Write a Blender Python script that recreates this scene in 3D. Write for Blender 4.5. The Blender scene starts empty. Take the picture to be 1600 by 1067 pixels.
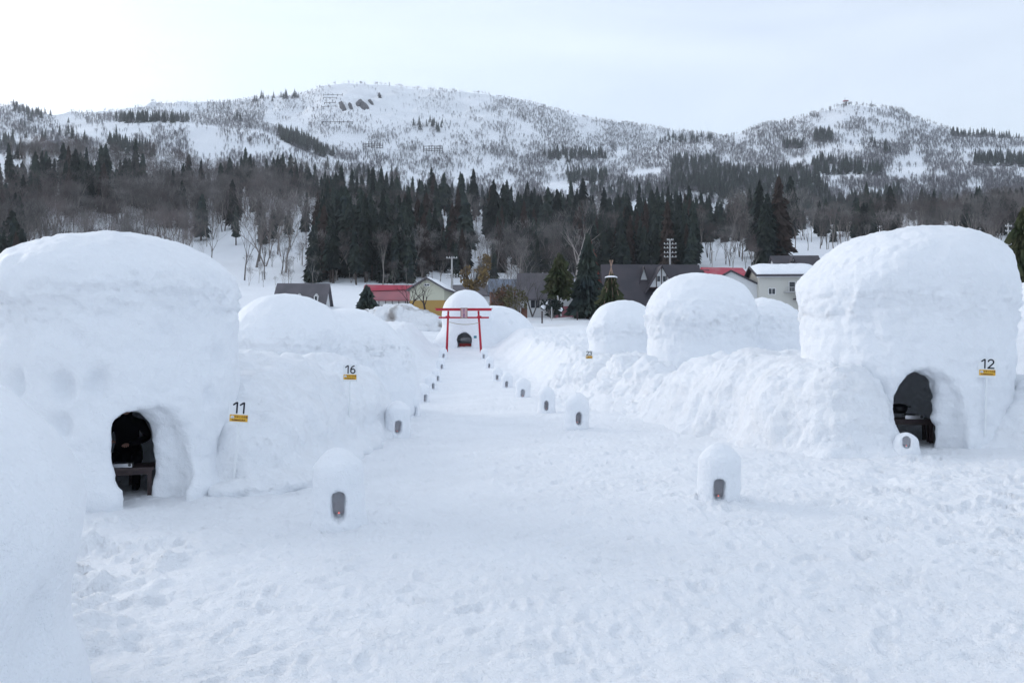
import bpy, math, random
import numpy as np
from mathutils import Vector, Matrix, Euler

random.seed(7); RNG = np.random.default_rng(11)
scene = bpy.context.scene
COL = scene.collection
R = math.radians

# ------------------------------------------------------------------ camera, sky, sun, exposure
F, CU, CV, EYE = 1250.0, 800.0, 533.5, 1.95      # focal length in photograph pixels
HOR = 562.0                                       # horizon line in the photograph
PITCH = math.atan((HOR - CV) / F)
cam = bpy.data.cameras.new('camera'); camo = bpy.data.objects.new('camera', cam); COL.objects.link(camo)
cam.sensor_width = 36; cam.lens = 36 * F / 1600; cam.clip_start = 0.1; cam.clip_end = 9000
camo.location = (0, 0, EYE); camo.rotation_euler = (math.pi / 2 + PITCH, 0, 0)
scene.camera = camo

SUN_AZ, SUN_EL = R(-56), R(17)                    # azimuth from +Y, negative = left
world = bpy.data.worlds.new('World'); scene.world = world; world.use_nodes = True
nt = world.node_tree; nt.nodes.clear()
out = nt.nodes.new('ShaderNodeOutputWorld'); bg = nt.nodes.new('ShaderNodeBackground')
sky = nt.nodes.new('ShaderNodeTexSky'); sky.sky_type = 'NISHITA'; sky.sun_disc = False
sky.sun_elevation = SUN_EL; sky.sun_rotation = SUN_AZ; sky.altitude = 500
sky.air_density = 1.0; sky.dust_density = 1.6; sky.ozone_density = 1.6
tc = nt.nodes.new('ShaderNodeTexCoord')
mp = nt.nodes.new('ShaderNodeMapping'); mp.inputs['Scale'].default_value = (1.2, 1.2, 5.0)
no = nt.nodes.new('ShaderNodeTexNoise'); no.inputs['Scale'].default_value = 1.6; no.inputs['Detail'].default_value = 8
no.inputs['Roughness'].default_value = .55; no.inputs['Distortion'].default_value = .6
rp = nt.nodes.new('ShaderNodeValToRGB')
rp.color_ramp.elements[0].position = .34; rp.color_ramp.elements[0].color = (.38, .38, .38, 1)
rp.color_ramp.elements[1].position = .72; rp.color_ramp.elements[1].color = (.50, .50, .50, 1)
mx = nt.nodes.new('ShaderNodeMix'); mx.data_type = 'RGBA'
mx.inputs[7].default_value = (9.2, 9.8, 10.6, 1)
nt.links.new(tc.outputs['Generated'], mp.inputs[0]); nt.links.new(mp.outputs[0], no.inputs['Vector'])
nt.links.new(no.outputs['Fac'], rp.inputs[0]); nt.links.new(rp.outputs[0], mx.inputs[0])
nt.links.new(sky.outputs[0], mx.inputs[6]); nt.links.new(mx.outputs[2], bg.inputs[0])
bg.inputs[1].default_value = 0.135
nt.links.new(bg.outputs[0], out.inputs[0])
sl = bpy.data.lights.new('sun', 'SUN'); so = bpy.data.objects.new('sun', sl); COL.objects.link(so)
sl.energy = 1.15; sl.angle = R(25); sl.color = (1, .93, .86)
sd = Vector((math.sin(SUN_AZ) * math.cos(SUN_EL), math.cos(SUN_AZ) * math.cos(SUN_EL), math.sin(SUN_EL)))
so.rotation_euler = sd.to_track_quat('Z', 'Y').to_euler()
vs = scene.view_settings; vs.view_transform = 'Standard'; vs.look = 'None'; vs.exposure = 0.43; vs.gamma = 1
vs.use_curve_mapping = False
scene.cycles.max_bounces = 8; scene.cycles.diffuse_bounces = 4

# ------------------------------------------------------------------ helpers
def P(u, v, d):
    """world point seen at photograph pixel (u, v), d metres ahead of the camera"""
    cx, cy = (u - CU) / F, (CV - v) / F
    y = math.cos(PITCH) - cy * math.sin(PITCH); z = math.sin(PITCH) + cy * math.cos(PITCH)
    return Vector((cx / y * d, d, EYE + z / y * d))

def tag(o, label=None, cat=None, group=None, kind=None):
    if label: o['label'] = label
    if cat: o['category'] = cat
    if group: o['group'] = group
    if kind: o['kind'] = kind
    return o

def empty(name, loc=(0, 0, 0), rz=0):
    o = bpy.data.objects.new(name, None); COL.objects.link(o); o.location = loc; o.rotation_euler = (0, 0, rz)
    o.empty_display_size = .2
    return o

def mesh_obj(name, verts, faces, mat, parent=None, smooth=False, loc=None):
    me = bpy.data.meshes.new(name)
    if isinstance(verts, np.ndarray):
        n = len(verts); me.vertices.add(n); me.vertices.foreach_set('co', np.ascontiguousarray(verts, dtype=np.float32).ravel())
        f = np.asarray(faces, dtype=np.int32); k = f.shape[1]
        me.loops.add(f.size); me.loops.foreach_set('vertex_index', f.ravel())
        me.polygons.add(len(f)); me.polygons.foreach_set('loop_start', np.arange(0, f.size, k, dtype=np.int32))
        me.polygons.foreach_set('loop_total', np.full(len(f), k, dtype=np.int32))
        me.update(calc_edges=True)
    else:
        me.from_pydata([tuple(v) for v in verts], [], faces); me.update()
    if smooth: me.polygons.foreach_set('use_smooth', np.ones(len(me.polygons), dtype=bool))
    for m in (mat if isinstance(mat, (list, tuple)) else [mat]): me.materials.append(m)
    o = bpy.data.objects.new(name, me); COL.objects.link(o)
    if parent: o.parent = parent
    if loc is not None: o.location = loc
    return o

class MB:
    def __init__(s): s.v = []; s.f = []
    def poly(s, pts):
        b = len(s.v); s.v += [tuple(p) for p in pts]; s.f.append(tuple(range(b, b + len(pts)))); return s
    def box(s, c, size, rz=0, M=None):
        b = len(s.v); hx, hy, hz = size[0] / 2, size[1] / 2, size[2] / 2
        for sx, sy, sz in ((-1,-1,-1),(1,-1,-1),(1,1,-1),(-1,1,-1),(-1,-1,1),(1,-1,1),(1,1,1),(-1,1,1)):
            p = Vector((sx * hx, sy * hy, sz * hz))
            if rz: p = Matrix.Rotation(rz, 3, 'Z') @ p
            if M: p = M @ p
            s.v.append(tuple(p + Vector(c)))
        for q in ((0,3,2,1),(4,5,6,7),(0,1,5,4),(1,2,6,5),(2,3,7,6),(3,0,4,7)): s.f.append(tuple(b + i for i in q))
        return s
    def tube(s, a, b_, r0, r1=None, n=8, caps=True):
        a = Vector(a); b_ = Vector(b_); r1 = r0 if r1 is None else r1
        d = (b_ - a).normalized(); t = Vector((0, 0, 1)) if abs(d.z) < .9 else Vector((1, 0, 0))
        e1 = d.cross(t).normalized(); e2 = d.cross(e1)
        b = len(s.v)
        for p, r in ((a, r0), (b_, r1)):
            for i in range(n):
                an = 2 * math.pi * i / n; s.v.append(tuple(p + (e1 * math.cos(an) + e2 * math.sin(an)) * r))
        for i in range(n):
            j = (i + 1) % n; s.f.append((b + i, b + n + i, b + n + j, b + j))
        if caps:
            s.f.append(tuple(b + i for i in range(n))); s.f.append(tuple(b + n + n - 1 - i for i in range(n)))
        return s
    def lathe(s, c, prof, n=20):
        b = len(s.v); c = Vector(c)
        for r, z in prof:
            for i in range(n):
                an = 2 * math.pi * i / n; s.v.append((c.x + r * math.cos(an), c.y + r * math.sin(an), c.z + z))
        for k in range(len(prof) - 1):
            for i in range(n):
                j = (i + 1) % n; s.f.append((b + k*n + i, b + k*n + j, b + (k+1)*n + j, b + (k+1)*n + i))
        return s
    def build(s, name, mat, parent=None, smooth=False, loc=None):
        return mesh_obj(name, s.v, s.f, mat, parent, smooth, loc)

# ---- numpy noise
_perm = np.random.default_rng(5).permutation(4096).astype(np.int64)
_rnd = np.random.default_rng(6).uniform(-1, 1, 4096)
def _h3(i, j, k): return _rnd[_perm[(_perm[(_perm[i & 4095] + j) & 4095] + k) & 4095]]
def _f(t): return t * t * t * (t * (t * 6 - 15) + 10)
def vn3(x, y, z):
    i, j, k = np.floor(x).astype(np.int64), np.floor(y).astype(np.int64), np.floor(z).astype(np.int64)
    a, b, c = _f(x - i), _f(y - j), _f(z - k)
    def L(p, q, t): return p + (q - p) * t
    return L(L(L(_h3(i,j,k), _h3(i+1,j,k), a), L(_h3(i,j+1,k), _h3(i+1,j+1,k), a), b),
             L(L(_h3(i,j,k+1), _h3(i+1,j,k+1), a), L(_h3(i,j+1,k+1), _h3(i+1,j+1,k+1), a), b), c)
def vn2(x, y, s=0):
    i, j = np.floor(x).astype(np.int64), np.floor(y).astype(np.int64)
    a, b = _f(x - i), _f(y - j); s = int(s) * 17
    p, q, r, t = _h3(i,j,s), _h3(i+1,j,s), _h3(i,j+1,s), _h3(i+1,j+1,s)
    return (p + (q-p)*a) + ((r + (t-r)*a) - (p + (q-p)*a)) * b
def fbm2(x, y, o=4, s=0, g=.5):
    r = 0; a = 1; n = 0
    for k in range(o):
        r = r + a * vn2(x * 2**k + 13.7*k, y * 2**k + 5.1*k, s + k); n += a; a *= g
    return r / n
def fbm3(x, y, z, o=3, g=.5, off=0):
    r = 0; a = 1; n = 0
    for k in range(o):
        r = r + a * vn3(x * 2**k + 9.3*k + off, y * 2**k + 4.1*k, z * 2**k + 7.7*k); n += a; a *= g
    return r / n
def sst(a, b, x):
    t = np.clip((x - a) / (b - a), 0, 1); return t * t * (3 - 2 * t)

# ------------------------------------------------------------------ materials
def mat(name, col, rough=.8, spec=.3, noise=None, bump=None, emit=None, metal=0, vary=None):
    m = bpy.data.materials.new(name); m.use_nodes = True; t = m.node_tree; b = t.nodes['Principled BSDF']
    b.inputs['Base Color'].default_value = (*col, 1); b.inputs['Roughness'].default_value = rough
    b.inputs['Specular IOR Level'].default_value = spec; b.inputs['Metallic'].default_value = metal
    c = t.nodes.new('ShaderNodeTexCoord')
    if noise:                                     # (scale, second colour, low, high)
        n = t.nodes.new('ShaderNodeTexNoise'); n.inputs['Scale'].default_value = noise[0]; n.inputs['Detail'].default_value = 6
        r = t.nodes.new('ShaderNodeValToRGB'); r.color_ramp.elements[0].position = noise[2]; r.color_ramp.elements[1].position = noise[3]
        r.color_ramp.elements[0].color = (*col, 1); r.color_ramp.elements[1].color = (*noise[1], 1)
        t.links.new(c.outputs['Object'], n.inputs['Vector']); t.links.new(n.outputs['Fac'], r.inputs[0]); t.links.new(r.outputs[0], b.inputs['Base Color'])
    if vary:
        oi = t.nodes.new('ShaderNodeObjectInfo'); mr = t.nodes.new('ShaderNodeMapRange'); mr.inputs[3].default_value, mr.inputs[4].default_value = vary
        vm = t.nodes.new('ShaderNodeVectorMath'); vm.operation = 'SCALE'; t.links.new(oi.outputs['Random'], mr.inputs[0]); t.links.new(mr.outputs[0], vm.inputs['Scale'])
        if b.inputs['Base Color'].is_linked: src_ = b.inputs['Base Color'].links[0].from_socket; t.links.new(src_, vm.inputs[0])
        else: vm.inputs[0].default_value = col
        t.links.new(vm.outputs[0], b.inputs['Base Color'])
    if bump:                                      # list of (scale, distance, detail)
        prev = None
        for sc, di, de in bump:
            n = t.nodes.new('ShaderNodeTexNoise'); n.inputs['Scale'].default_value = sc; n.inputs['Detail'].default_value = de
            n.inputs['Roughness'].default_value = .62
            bu = t.nodes.new('ShaderNodeBump'); bu.inputs['Distance'].default_value = di; bu.inputs['Strength'].default_value = 1
            t.links.new(c.outputs['Object'], n.inputs['Vector']); t.links.new(n.outputs['Fac'], bu.inputs['Height'])
            if prev: t.links.new(prev.outputs[0], bu.inputs['Normal'])
            prev = bu
        t.links.new(prev.outputs[0], b.inputs['Normal'])
    if emit:
        b.inputs['Emission Color'].default_value = (*emit[0], 1); b.inputs['Emission Strength'].default_value = emit[1]
    return m
SNOWC = (.875, .90, .935)
M_ground = mat('trampled_snow', SNOWC, .65, .25, noise=(.7, (.84, .865, .90), .40, .62), bump=[(8, .06, 6), (48, .011, 4)])
M_snow = mat('packed_snow', SNOWC, .6, .25, noise=(1.1, (.85, .875, .91), .42, .62), bump=[(5, .05, 6), (45, .010, 4)])
M_bank = mat('rough_snow', SNOWC, .65, .25, noise=(1.7, (.84, .86, .89), .45, .66), bump=[(9, .05, 6), (55, .01, 4)])
M_dirty = mat('dirty_snow', (.82, .84, .87), .8, .2, noise=(.35, (.33, .31, .30), .53, .66), bump=[(2.2, .25, 6)])
M_hill = mat('hill_snow', (.84, .87, .91), .7, .2, noise=(.02, (.76, .79, .83), .42, .62), bump=[(.12, .8, 6)])
M_cedar = mat('cedar_needles', (.024, .033, .035), .9, .1, noise=(.35, (.040, .050, .038), .35, .65), vary=(.55, 1.7))
M_cedar_b = mat('cedar_needles_brownish', (.045, .036, .032), .9, .1, noise=(.35, (.06, .042, .036), .35, .65))
M_pine = mat('pine_needles', (.045, .06, .03), .9, .1, noise=(.6, (.085, .085, .045), .4, .65))
M_trunk = mat('trunk_bark', (.07, .055, .05), .95, .1)
M_bark = mat('bare_bark', (.095, .088, .086), .95, .1, noise=(.4, (.17, .16, .155), .4, .6), vary=(.5, 1.8))
M_barkl = mat('pale_trunk_bark', (.24, .215, .20), .95, .1, vary=(.45, 1.5))
M_barkd = mat('dark_bark', (.06, .045, .045), .95, .1)
M_barkr = mat('reddish_twigs', (.125, .105, .102), .95, .1, vary=(.6, 1.5))
M_far_twig = mat('far_twigs', (.17, .165, .18), .95, .1, vary=(.6, 1.6))
M_gold = mat('withered_leaves', (.22, .155, .07), .95, .1, noise=(1.2, (.14, .11, .08), .4, .65))
M_red = mat('torii_red', (.48, .012, .035), .45, .4, noise=(6, (.40, .01, .03), .4, .7))
M_wood = mat('plaque_wood', (.30, .20, .15), .7, .3, noise=(9, (.23, .15, .12), .4, .6))
M_pink = mat('plaque_face', (.52, .32, .33), .7, .3)
M_violet = mat('plaque_ink', (.10, .03, .20), .6, .3)
M_rope = mat('straw_rope', (.38, .33, .22), .9, .1)
M_white = mat('sign_white', (.80, .82, .84), .5, .3)
M_yel = mat('sign_yellow', (.72, .42, .05), .5, .3)
M_black = mat('sign_ink', (.012, .014, .025), .5, .3)
M_ink = mat('plate_ink', (.16, .05, .02), .5, .3)
M_darkwood = mat('dark_table_wood', (.035, .022, .024), .5, .4, noise=(12, (.055, .035, .035), .4, .6))
M_steel = mat('brushed_steel', (.62, .62, .64), .3, .5, metal=1)
M_iron = mat('black_iron', (.015, .015, .018), .45, .4)
M_cloth = mat('black_jacket', (.010, .010, .013), .9, .15, bump=[(25, .01, 4)])
M_skin = mat('skin', (.45, .26, .20), .6, .3)
M_hair = mat('dark_hair', (.012, .009, .008), .7, .3)
M_wax = mat('candle_cup', (.62, .64, .66), .35, .5)
M_flame = mat('flame', (.9, .2, .1), .5, .1, emit=((1, .15, .12), 1.6))
M_roofg = mat('grey_metal_roof', (.085, .08, .09), .55, .4, noise=(.5, (.11, .10, .115), .4, .6))
M_roofk = mat('charcoal_roof', (.055, .052, .062), .6, .3, noise=(.4, (.07, .062, .072), .4, .6))
M_roofr = mat('red_metal_roof', (.40, .025, .06), .5, .4, noise=(.35, (.40, .10, .12), .45, .6))
M_roofp = mat('faded_red_roof', (.36, .13, .15), .6, .3, noise=(.6, (.30, .12, .14), .4, .6))
M_roofb = mat('blue_grey_roof', (.20, .24, .31), .5, .4)
M_cream = mat('cream_wall', (.52, .52, .42), .85, .2)
M_ochre = mat('ochre_wall', (.40, .26, .09), .85, .2)
M_wallw = mat('white_wall', (.62, .63, .64), .85, .2)
M_beige = mat('beige_wall', (.54, .53, .49), .85, .2)
M_brownw = mat('brown_board_wall', (.16, .08, .06), .85, .2)
M_timber = mat('dark_timber', (.06, .04, .04), .8, .2)
M_glass = mat('window_glass', (.03, .035, .045), .12, .5)
M_frame = mat('window_frame', (.7, .7, .7), .6, .3)
M_concrete = mat('concrete_pole', (.42, .42, .42), .9, .2)
M_fence = mat('snow_fence_steel', (.07, .065, .07), .8, .3)
M_cliff = mat('bare_rock', (.07, .07, .08), .9, .2)
M_straw = mat('straw_pole', (.33, .23, .18), .9, .1)
M_poster = mat('poster_blue', (.07, .22, .30), .6, .3)
M_moss = mat('poster_green', (.15, .35, .25), .6, .3)

# ------------------------------------------------------------------ terrain shape
US = np.array([-700, 0, 60, 130, 200, 250, 300, 340, 400, 431, 480, 531, 580, 650, 750, 850, 950, 1000, 1060, 1130, 1200, 1280, 1350, 1450, 1530, 1600, 2300.])
def tb(us, vs_): return lambda u: np.interp(u, us, vs_)
T_D = [75, 100, 120, 150, 200, 270, 420, 900, 1300, 1700]
T_V = [
    tb([-700, 600, 700, 850, 2300], [520, 522, 528, 520, 518]),
    tb([-700, 2300], [499, 499]),
    tb([-700, 2300], [489, 489]),
    tb([-700, 400, 550, 700, 850, 1000, 1150, 2300], [470, 466, 468, 474, 476, 470, 462, 455]),
    tb([-700, 0, 400, 550, 650, 850, 1000, 1150, 1300, 1600, 2300], [440, 440, 442, 442, 446, 455, 440, 420, 415, 412, 412]),
    tb([-700, 0, 200, 400, 550, 650, 850, 1000, 1150, 1300, 1600, 2300], [380, 385, 392, 398, 404, 404, 420, 410, 392, 388, 380, 380]),
    tb([-700, 0, 130, 250, 400, 550, 700, 850, 1000, 1150, 1300, 1450, 1600, 2300], [236, 240, 246, 266, 288, 304, 322, 344, 352, 362, 352, 340, 332, 330]),
    tb([-700, 0, 60, 130, 150, 210, 250, 289, 341, 400, 431, 480, 531, 580, 650, 750, 850, 1000, 1060, 1130, 1200, 1280, 1350, 1450, 1530, 1600, 2300],
       [220, 218, 206, 194, 191, 185, 186, 190, 196, 202, 212, 232, 248, 262, 275, 285, 285, 278, 268, 272, 280, 270, 263, 262, 257, 258, 262]),
    tb([-700, 700, 800, 900, 980, 1050, 1130, 1180, 1250, 1320, 1360, 1400, 1440, 1500, 1550, 1600, 2300],
       [240, 240, 250, 252, 234, 225, 214, 202, 183, 167, 165, 167, 183, 206, 210, 212, 230]),
    tb([-700, 0, 20, 50, 80, 110, 170, 300, 380, 470, 500, 540, 600, 640, 700, 760, 830, 900, 960, 1050, 1110, 1150, 1200, 2300],
       [170, 163, 158, 172, 181, 177, 174, 166, 153, 146, 131, 126, 129, 135, 138, 143, 158, 178, 188, 200, 209, 216, 226, 300]),
]
PATH_Z = ([-50, 12, 20, 27, 34, 41, 48, 57, 66, 69, 75], [0, 0, .10, .2, .34, .55, .76, 1.35, 2.1, 2.65, 3.2])
def path_c(y): return .2 - (np.clip(y, 0, 75) - 10) * .075

def near_z(x, y):
    yc = np.clip(y, 0, 90)
    z = np.interp(yc, *PATH_Z)
    st = sst(28, 32, yc) * (1 - sst(62, 68, yc))           # shallow steps on the rise
    z = z + st * .05 * (np.clip(((yc / 5.2) % 1) * 6, 0, 1) - ((yc / 5.2) % 1) - .2)
    z = z + .032 * np.clip(x, -4, 11) * (1 - sst(30, 50, yc))
    s = x - path_c(yc)
    wl = np.interp(yc, [0, 12, 15, 20, 27, 66, 75], [9, 7, 4.6, 3.4, 3.0, 2.5, 2.4]); pl = np.interp(yc, [0, 13, 20, 30, 40, 66, 75], [0, 0, .7, 1.6, 2.2, 2.6, 2.4])
    wr = np.interp(yc, [0, 18, 22, 28, 66, 75], [30, 14, 6, 3.3, 2.7, 2.6]); pr = np.interp(yc, [0, 20, 25, 30, 40, 55, 66, 75], [0, 0, .6, 1.2, 1.6, 2.0, 1.9, 2.0])
    jit = fbm2(x * .35, y * .35, 2, 3) * .5
    z = z + pl * sst(0, 2.6, -s - wl + jit) + pr * sst(0, 2.8, s - wr + jit)
    return z
def far_z(u, D, ca=1.0):
    z = None; uu = u
    zs = [EYE + (HOR - T_V[k](uu)) / F * T_D[k] for k in range(len(T_D))]
    # the ridge at 1300 m only stands out on the right; elsewhere it is part of the slope to the main ridge
    w = sst(860, 1000, uu); k8 = zs[7] + (zs[9] - zs[7]) * .5
    zs[8] = k8 * (1 - w) + zs[8] * w
    # unseen hills outside the view, lowered so they do not block the sky light
    lo = 1 - .62 * ca
    out_ = np.full(np.shape(D), zs[0]) if np.ndim(D) == 0 else np.array(zs[0] * np.ones_like(D))
    out_ = zs[0] + (D - 75) * (zs[1] - zs[0]) / 25
    for k in range(len(T_D) - 1):
        a, b = T_D[k], T_D[k + 1]; t = np.clip((D - a) / (b - a), 0, 1)
        h = zs[k] + (zs[k + 1] - zs[k]) * t
        dip = {6: 46., 7: 30., 8: 45.}.get(k, 0)
        if k == 8: dip = dip * w
        if k == 7: dip = dip * (.35 + .65 * (1 - sst(850, 1000, uu)))
        h = h - dip * np.sin(math.pi * t) ** 1.0 * (1 - t) * 1.4
        out_ = np.where(D >= a, h, out_)
    out_ = np.where(D > T_D[-1], zs[-1] - (D - T_D[-1]) * .22, out_)
    return EYE + (out_ - EYE) * np.where(D > 100, lo, 1)
def H(x, y, detail=False):
    x = np.asarray(x, float); y = np.asarray(y, float)
    a = np.arctan2(x, y); rho = np.hypot(x, y); ac = np.clip(a, -R(50), R(50)); D = rho * np.cos(ac)
    u = CU + F * np.tan(ac); ca = sst(R(52), R(95), np.abs(a))
    zf = far_z(u, D, ca)
    zn = near_z(x, y)
    m = sst(66, 84, D)
    z = zn * (1 - m) + zf * m
    # relief of the hills
    am = np.interp(D, [80, 150, 260, 420, 560, 850, 900, 1000, 1250, 1500, 1700, 2200], [.25, .8, 3.0, 1.5, 9, 6, 2.0, 10, 6, 22, 2.5, 25])
    rel = fbm2(x / 160., y / 160., 5, 9, .52)
    gul = 1 - np.abs(fbm2(x / 75. + rel, y / 230., 4, 21, .5)) * 2.4
    z = z + np.where(D > 70, am * (rel * 1.2 + (gul - .5) * .55), 0)
    z = z + sst(20, 40, D) * (1 - sst(100, 200, D)) * .25 * fbm2(x / 4, y / 4, 3, 40)
    return z

def hash2(i, j, s): return (_h3(i, j, s) + 1) / 2
def footprints(x, y, cell, s, prob, deep):
    r = 0
    gx, gy = np.floor(x / cell).astype(np.int64), np.floor(y / cell).astype(np.int64)
    for dx in (-1, 0, 1):
        for dy in (-1, 0, 1):
            i, j = gx + dx, gy + dy
            px = (i + hash2(i, j, s)) * cell; py = (j + hash2(i, j, s + 1)) * cell
            an = hash2(i, j, s + 2) * 6.283; on = (hash2(i, j, s + 3) < prob) * (.4 + .6 * hash2(i, j, s + 4))
            lx = (x - px) * np.cos(an) + (y - py) * np.sin(an); ly = -(x - px) * np.sin(an) + (y - py) * np.cos(an)
            q = np.sqrt((lx / .145) ** 2 + (ly / .062) ** 2)
            r = r + on * (-deep * (1 - sst(.65, 1.1, q)) + deep * .45 * np.exp(-((q - 1.35) / .3) ** 2))
    return r
def ground_detail(x, y):
    rho = np.hypot(x, y)
    n = fbm2(x * .55, y * .55, 4, 60) * .055 + fbm2(x * 2.3, y * 2.3, 4, 70, .58) * .040
    rg = np.abs(fbm2(x * 5.0 + 3, y * 2.6, 4, 80, .6)); n = n - rg * .030
    path = np.exp(-((x - path_c(y)) / 2.3) ** 2)
    left = sst(0, 2.2, -x - 1.2 - .15 * y) * (1 - sst(8, 12, y)) * sst(-1, 3, y)         # churned loose snow near left
    right = sst(3.2, 6, x) * (1 - sst(11, 16, y))
    n = n + footprints(x, y, .38, 3, .55, .022) * (.95 + .9 * right + .9 * left) + footprints(x + 5, y + 2, .30, 9, .4, .022)
    n = n + left * (np.maximum(fbm2(x * 1.5, y * 1.5, 4, 90, .55), -.1) * .44 + footprints(x, y, .5, 13, .6, .05))
    n = n + right * fbm2(x * 2.2, y * 2.2, 4, 95, .55) * .085
    side = sst(1.9, 4.5, np.abs(x - path_c(y))) * sst(22, 30, y)
    n = n + side * (np.abs(fbm2(x * 1.3, y * 1.3, 4, 99, .6)) * .42 - .1) * (1 - sst(60, 80, y))
    for u_, v_, d_ in ((530, 812, 9.6), (1122, 786, 10.6), (620, 678, 20.3), (901, 664, 20.6), (1416, 702, 14.15)):   # loose snow pushed up round the lanterns
        p_ = P(u_, v_, d_); q_ = np.hypot(x - p_.x, y - p_.y)
        n = n + np.exp(-(q_ / .42) ** 2) * (.05 + .16 * np.maximum(fbm2(x * 7, y * 7, 3, 120, .6), -.1)) * (q_ < 2)
    return n * (1 - sst(70, 90, rho) * .8)

def polar(name, Ds, az, m, detail, kind='structure'):
    A, DD = np.meshgrid(az, Ds, indexing='ij')
    rho = DD / np.cos(np.clip(np.abs(A), 0, R(50)))
    X, Y = rho * np.sin(A), rho * np.cos(A)
    Z = H(X, Y)
    if detail: Z = Z + ground_detail(X, Y)
    na, nd = A.shape
    V = np.stack([X, Y, Z], -1).reshape(-1, 3)
    i, j = np.meshgrid(np.arange(na - 1), np.arange(nd - 1), indexing='ij')
    q = (i * nd + j).ravel(); Fc = np.stack([q, q + 1, q + nd + 1, q + nd], -1)[:, ::-1]
    Fc = Fc[:, [0, 1, 2, 3]]
    return X, Y, Z, V, Fc[:, ::-1]
fine = np.linspace(R(-36), R(36), 820)
az_near = np.concatenate([np.linspace(R(-180), R(-37), 120), fine, np.linspace(R(37), R(180), 120)])
D_near = np.concatenate([[.02, 1, 2, 3], np.geomspace(3.4, 95, 470)])
X, Y, Z, V, Fc = polar('g', D_near, az_near, M_ground, True)
# the trodden path between the lantern rows is a sheet of its own, cut from the same surface
cen = V[Fc].mean(1)
onp = (np.abs(cen[:, 0] - path_c(cen[:, 1])) < np.interp(cen[:, 1], [10, 25, 66], [2.1, 2.0, 1.6])) & (cen[:, 1] > 10.5) & (cen[:, 1] < 69)
def sheet(name, faces, m):
    used = np.unique(faces); mp_ = np.full(len(V), -1); mp_[used] = np.arange(len(used))
    return mesh_obj(name, V[used], mp_[faces], m, smooth=True)
# shared normals keep the two sheets seamless
e1 = V[Fc[:, 2]] - V[Fc[:, 0]]; e2 = V[Fc[:, 3]] - V[Fc[:, 1]]; fn = np.cross(e1, e2)
VN = np.zeros_like(V)
for k in range(4): np.add.at(VN, Fc[:, k], fn)
VN /= np.maximum(np.linalg.norm(VN, axis=1, keepdims=True), 1e-9)
if VN[:, 2].mean() < 0: Fc = Fc[:, ::-1]; VN = -VN
for nm, fs in (('ground', Fc[~onp]), ('path', Fc[onp])):
    o = sheet(nm, fs, M_ground); tag(o, kind='structure')
    o.data.normals_split_custom_set_from_vertices(VN[np.unique(fs)].tolist())
NF = 960; fine2 = np.linspace(R(-41), R(41), NF)
az_far = np.concatenate([np.linspace(R(-180), R(-42), 60), fine2, np.linspace(R(42), R(180), 60)])
D_far = np.concatenate([np.linspace(94, 300, 70), np.geomspace(304, 1000, 110), np.linspace(1008, 1760, 95), np.geomspace(1780, 2600, 8)])
X2, Y2, Z2, V2, F2 = polar('h', D_far, az_far, M_hill, False)
if np.cross(V2[F2[0, 1]] - V2[F2[0, 0]], V2[F2[0, 2]] - V2[F2[0, 0]])[2] < 0: F2 = F2[:, ::-1]
o = mesh_obj('hills', V2, F2, M_hill, smooth=True); tag(o, kind='structure')
# lookup: pixel -> point of the hills
colu = CU + F * np.tan(fine2); iz = 60
VIS = HOR - (Z2[iz:iz + NF] - EYE) / D_far[None, :] * F
def hit(u, v):
    c = np.clip(np.searchsorted(colu, u), 0, NF - 1)
    out_ = np.full(len(u), np.nan)
    for n in range(len(u)):
        w = np.argmax(VIS[c[n]] <= v[n])
        if VIS[c[n], w] <= v[n]: out_[n] = D_far[w] - (0 if w == 0 else (D_far[w] - D_far[w-1]) * random.random())
    return out_

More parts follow.
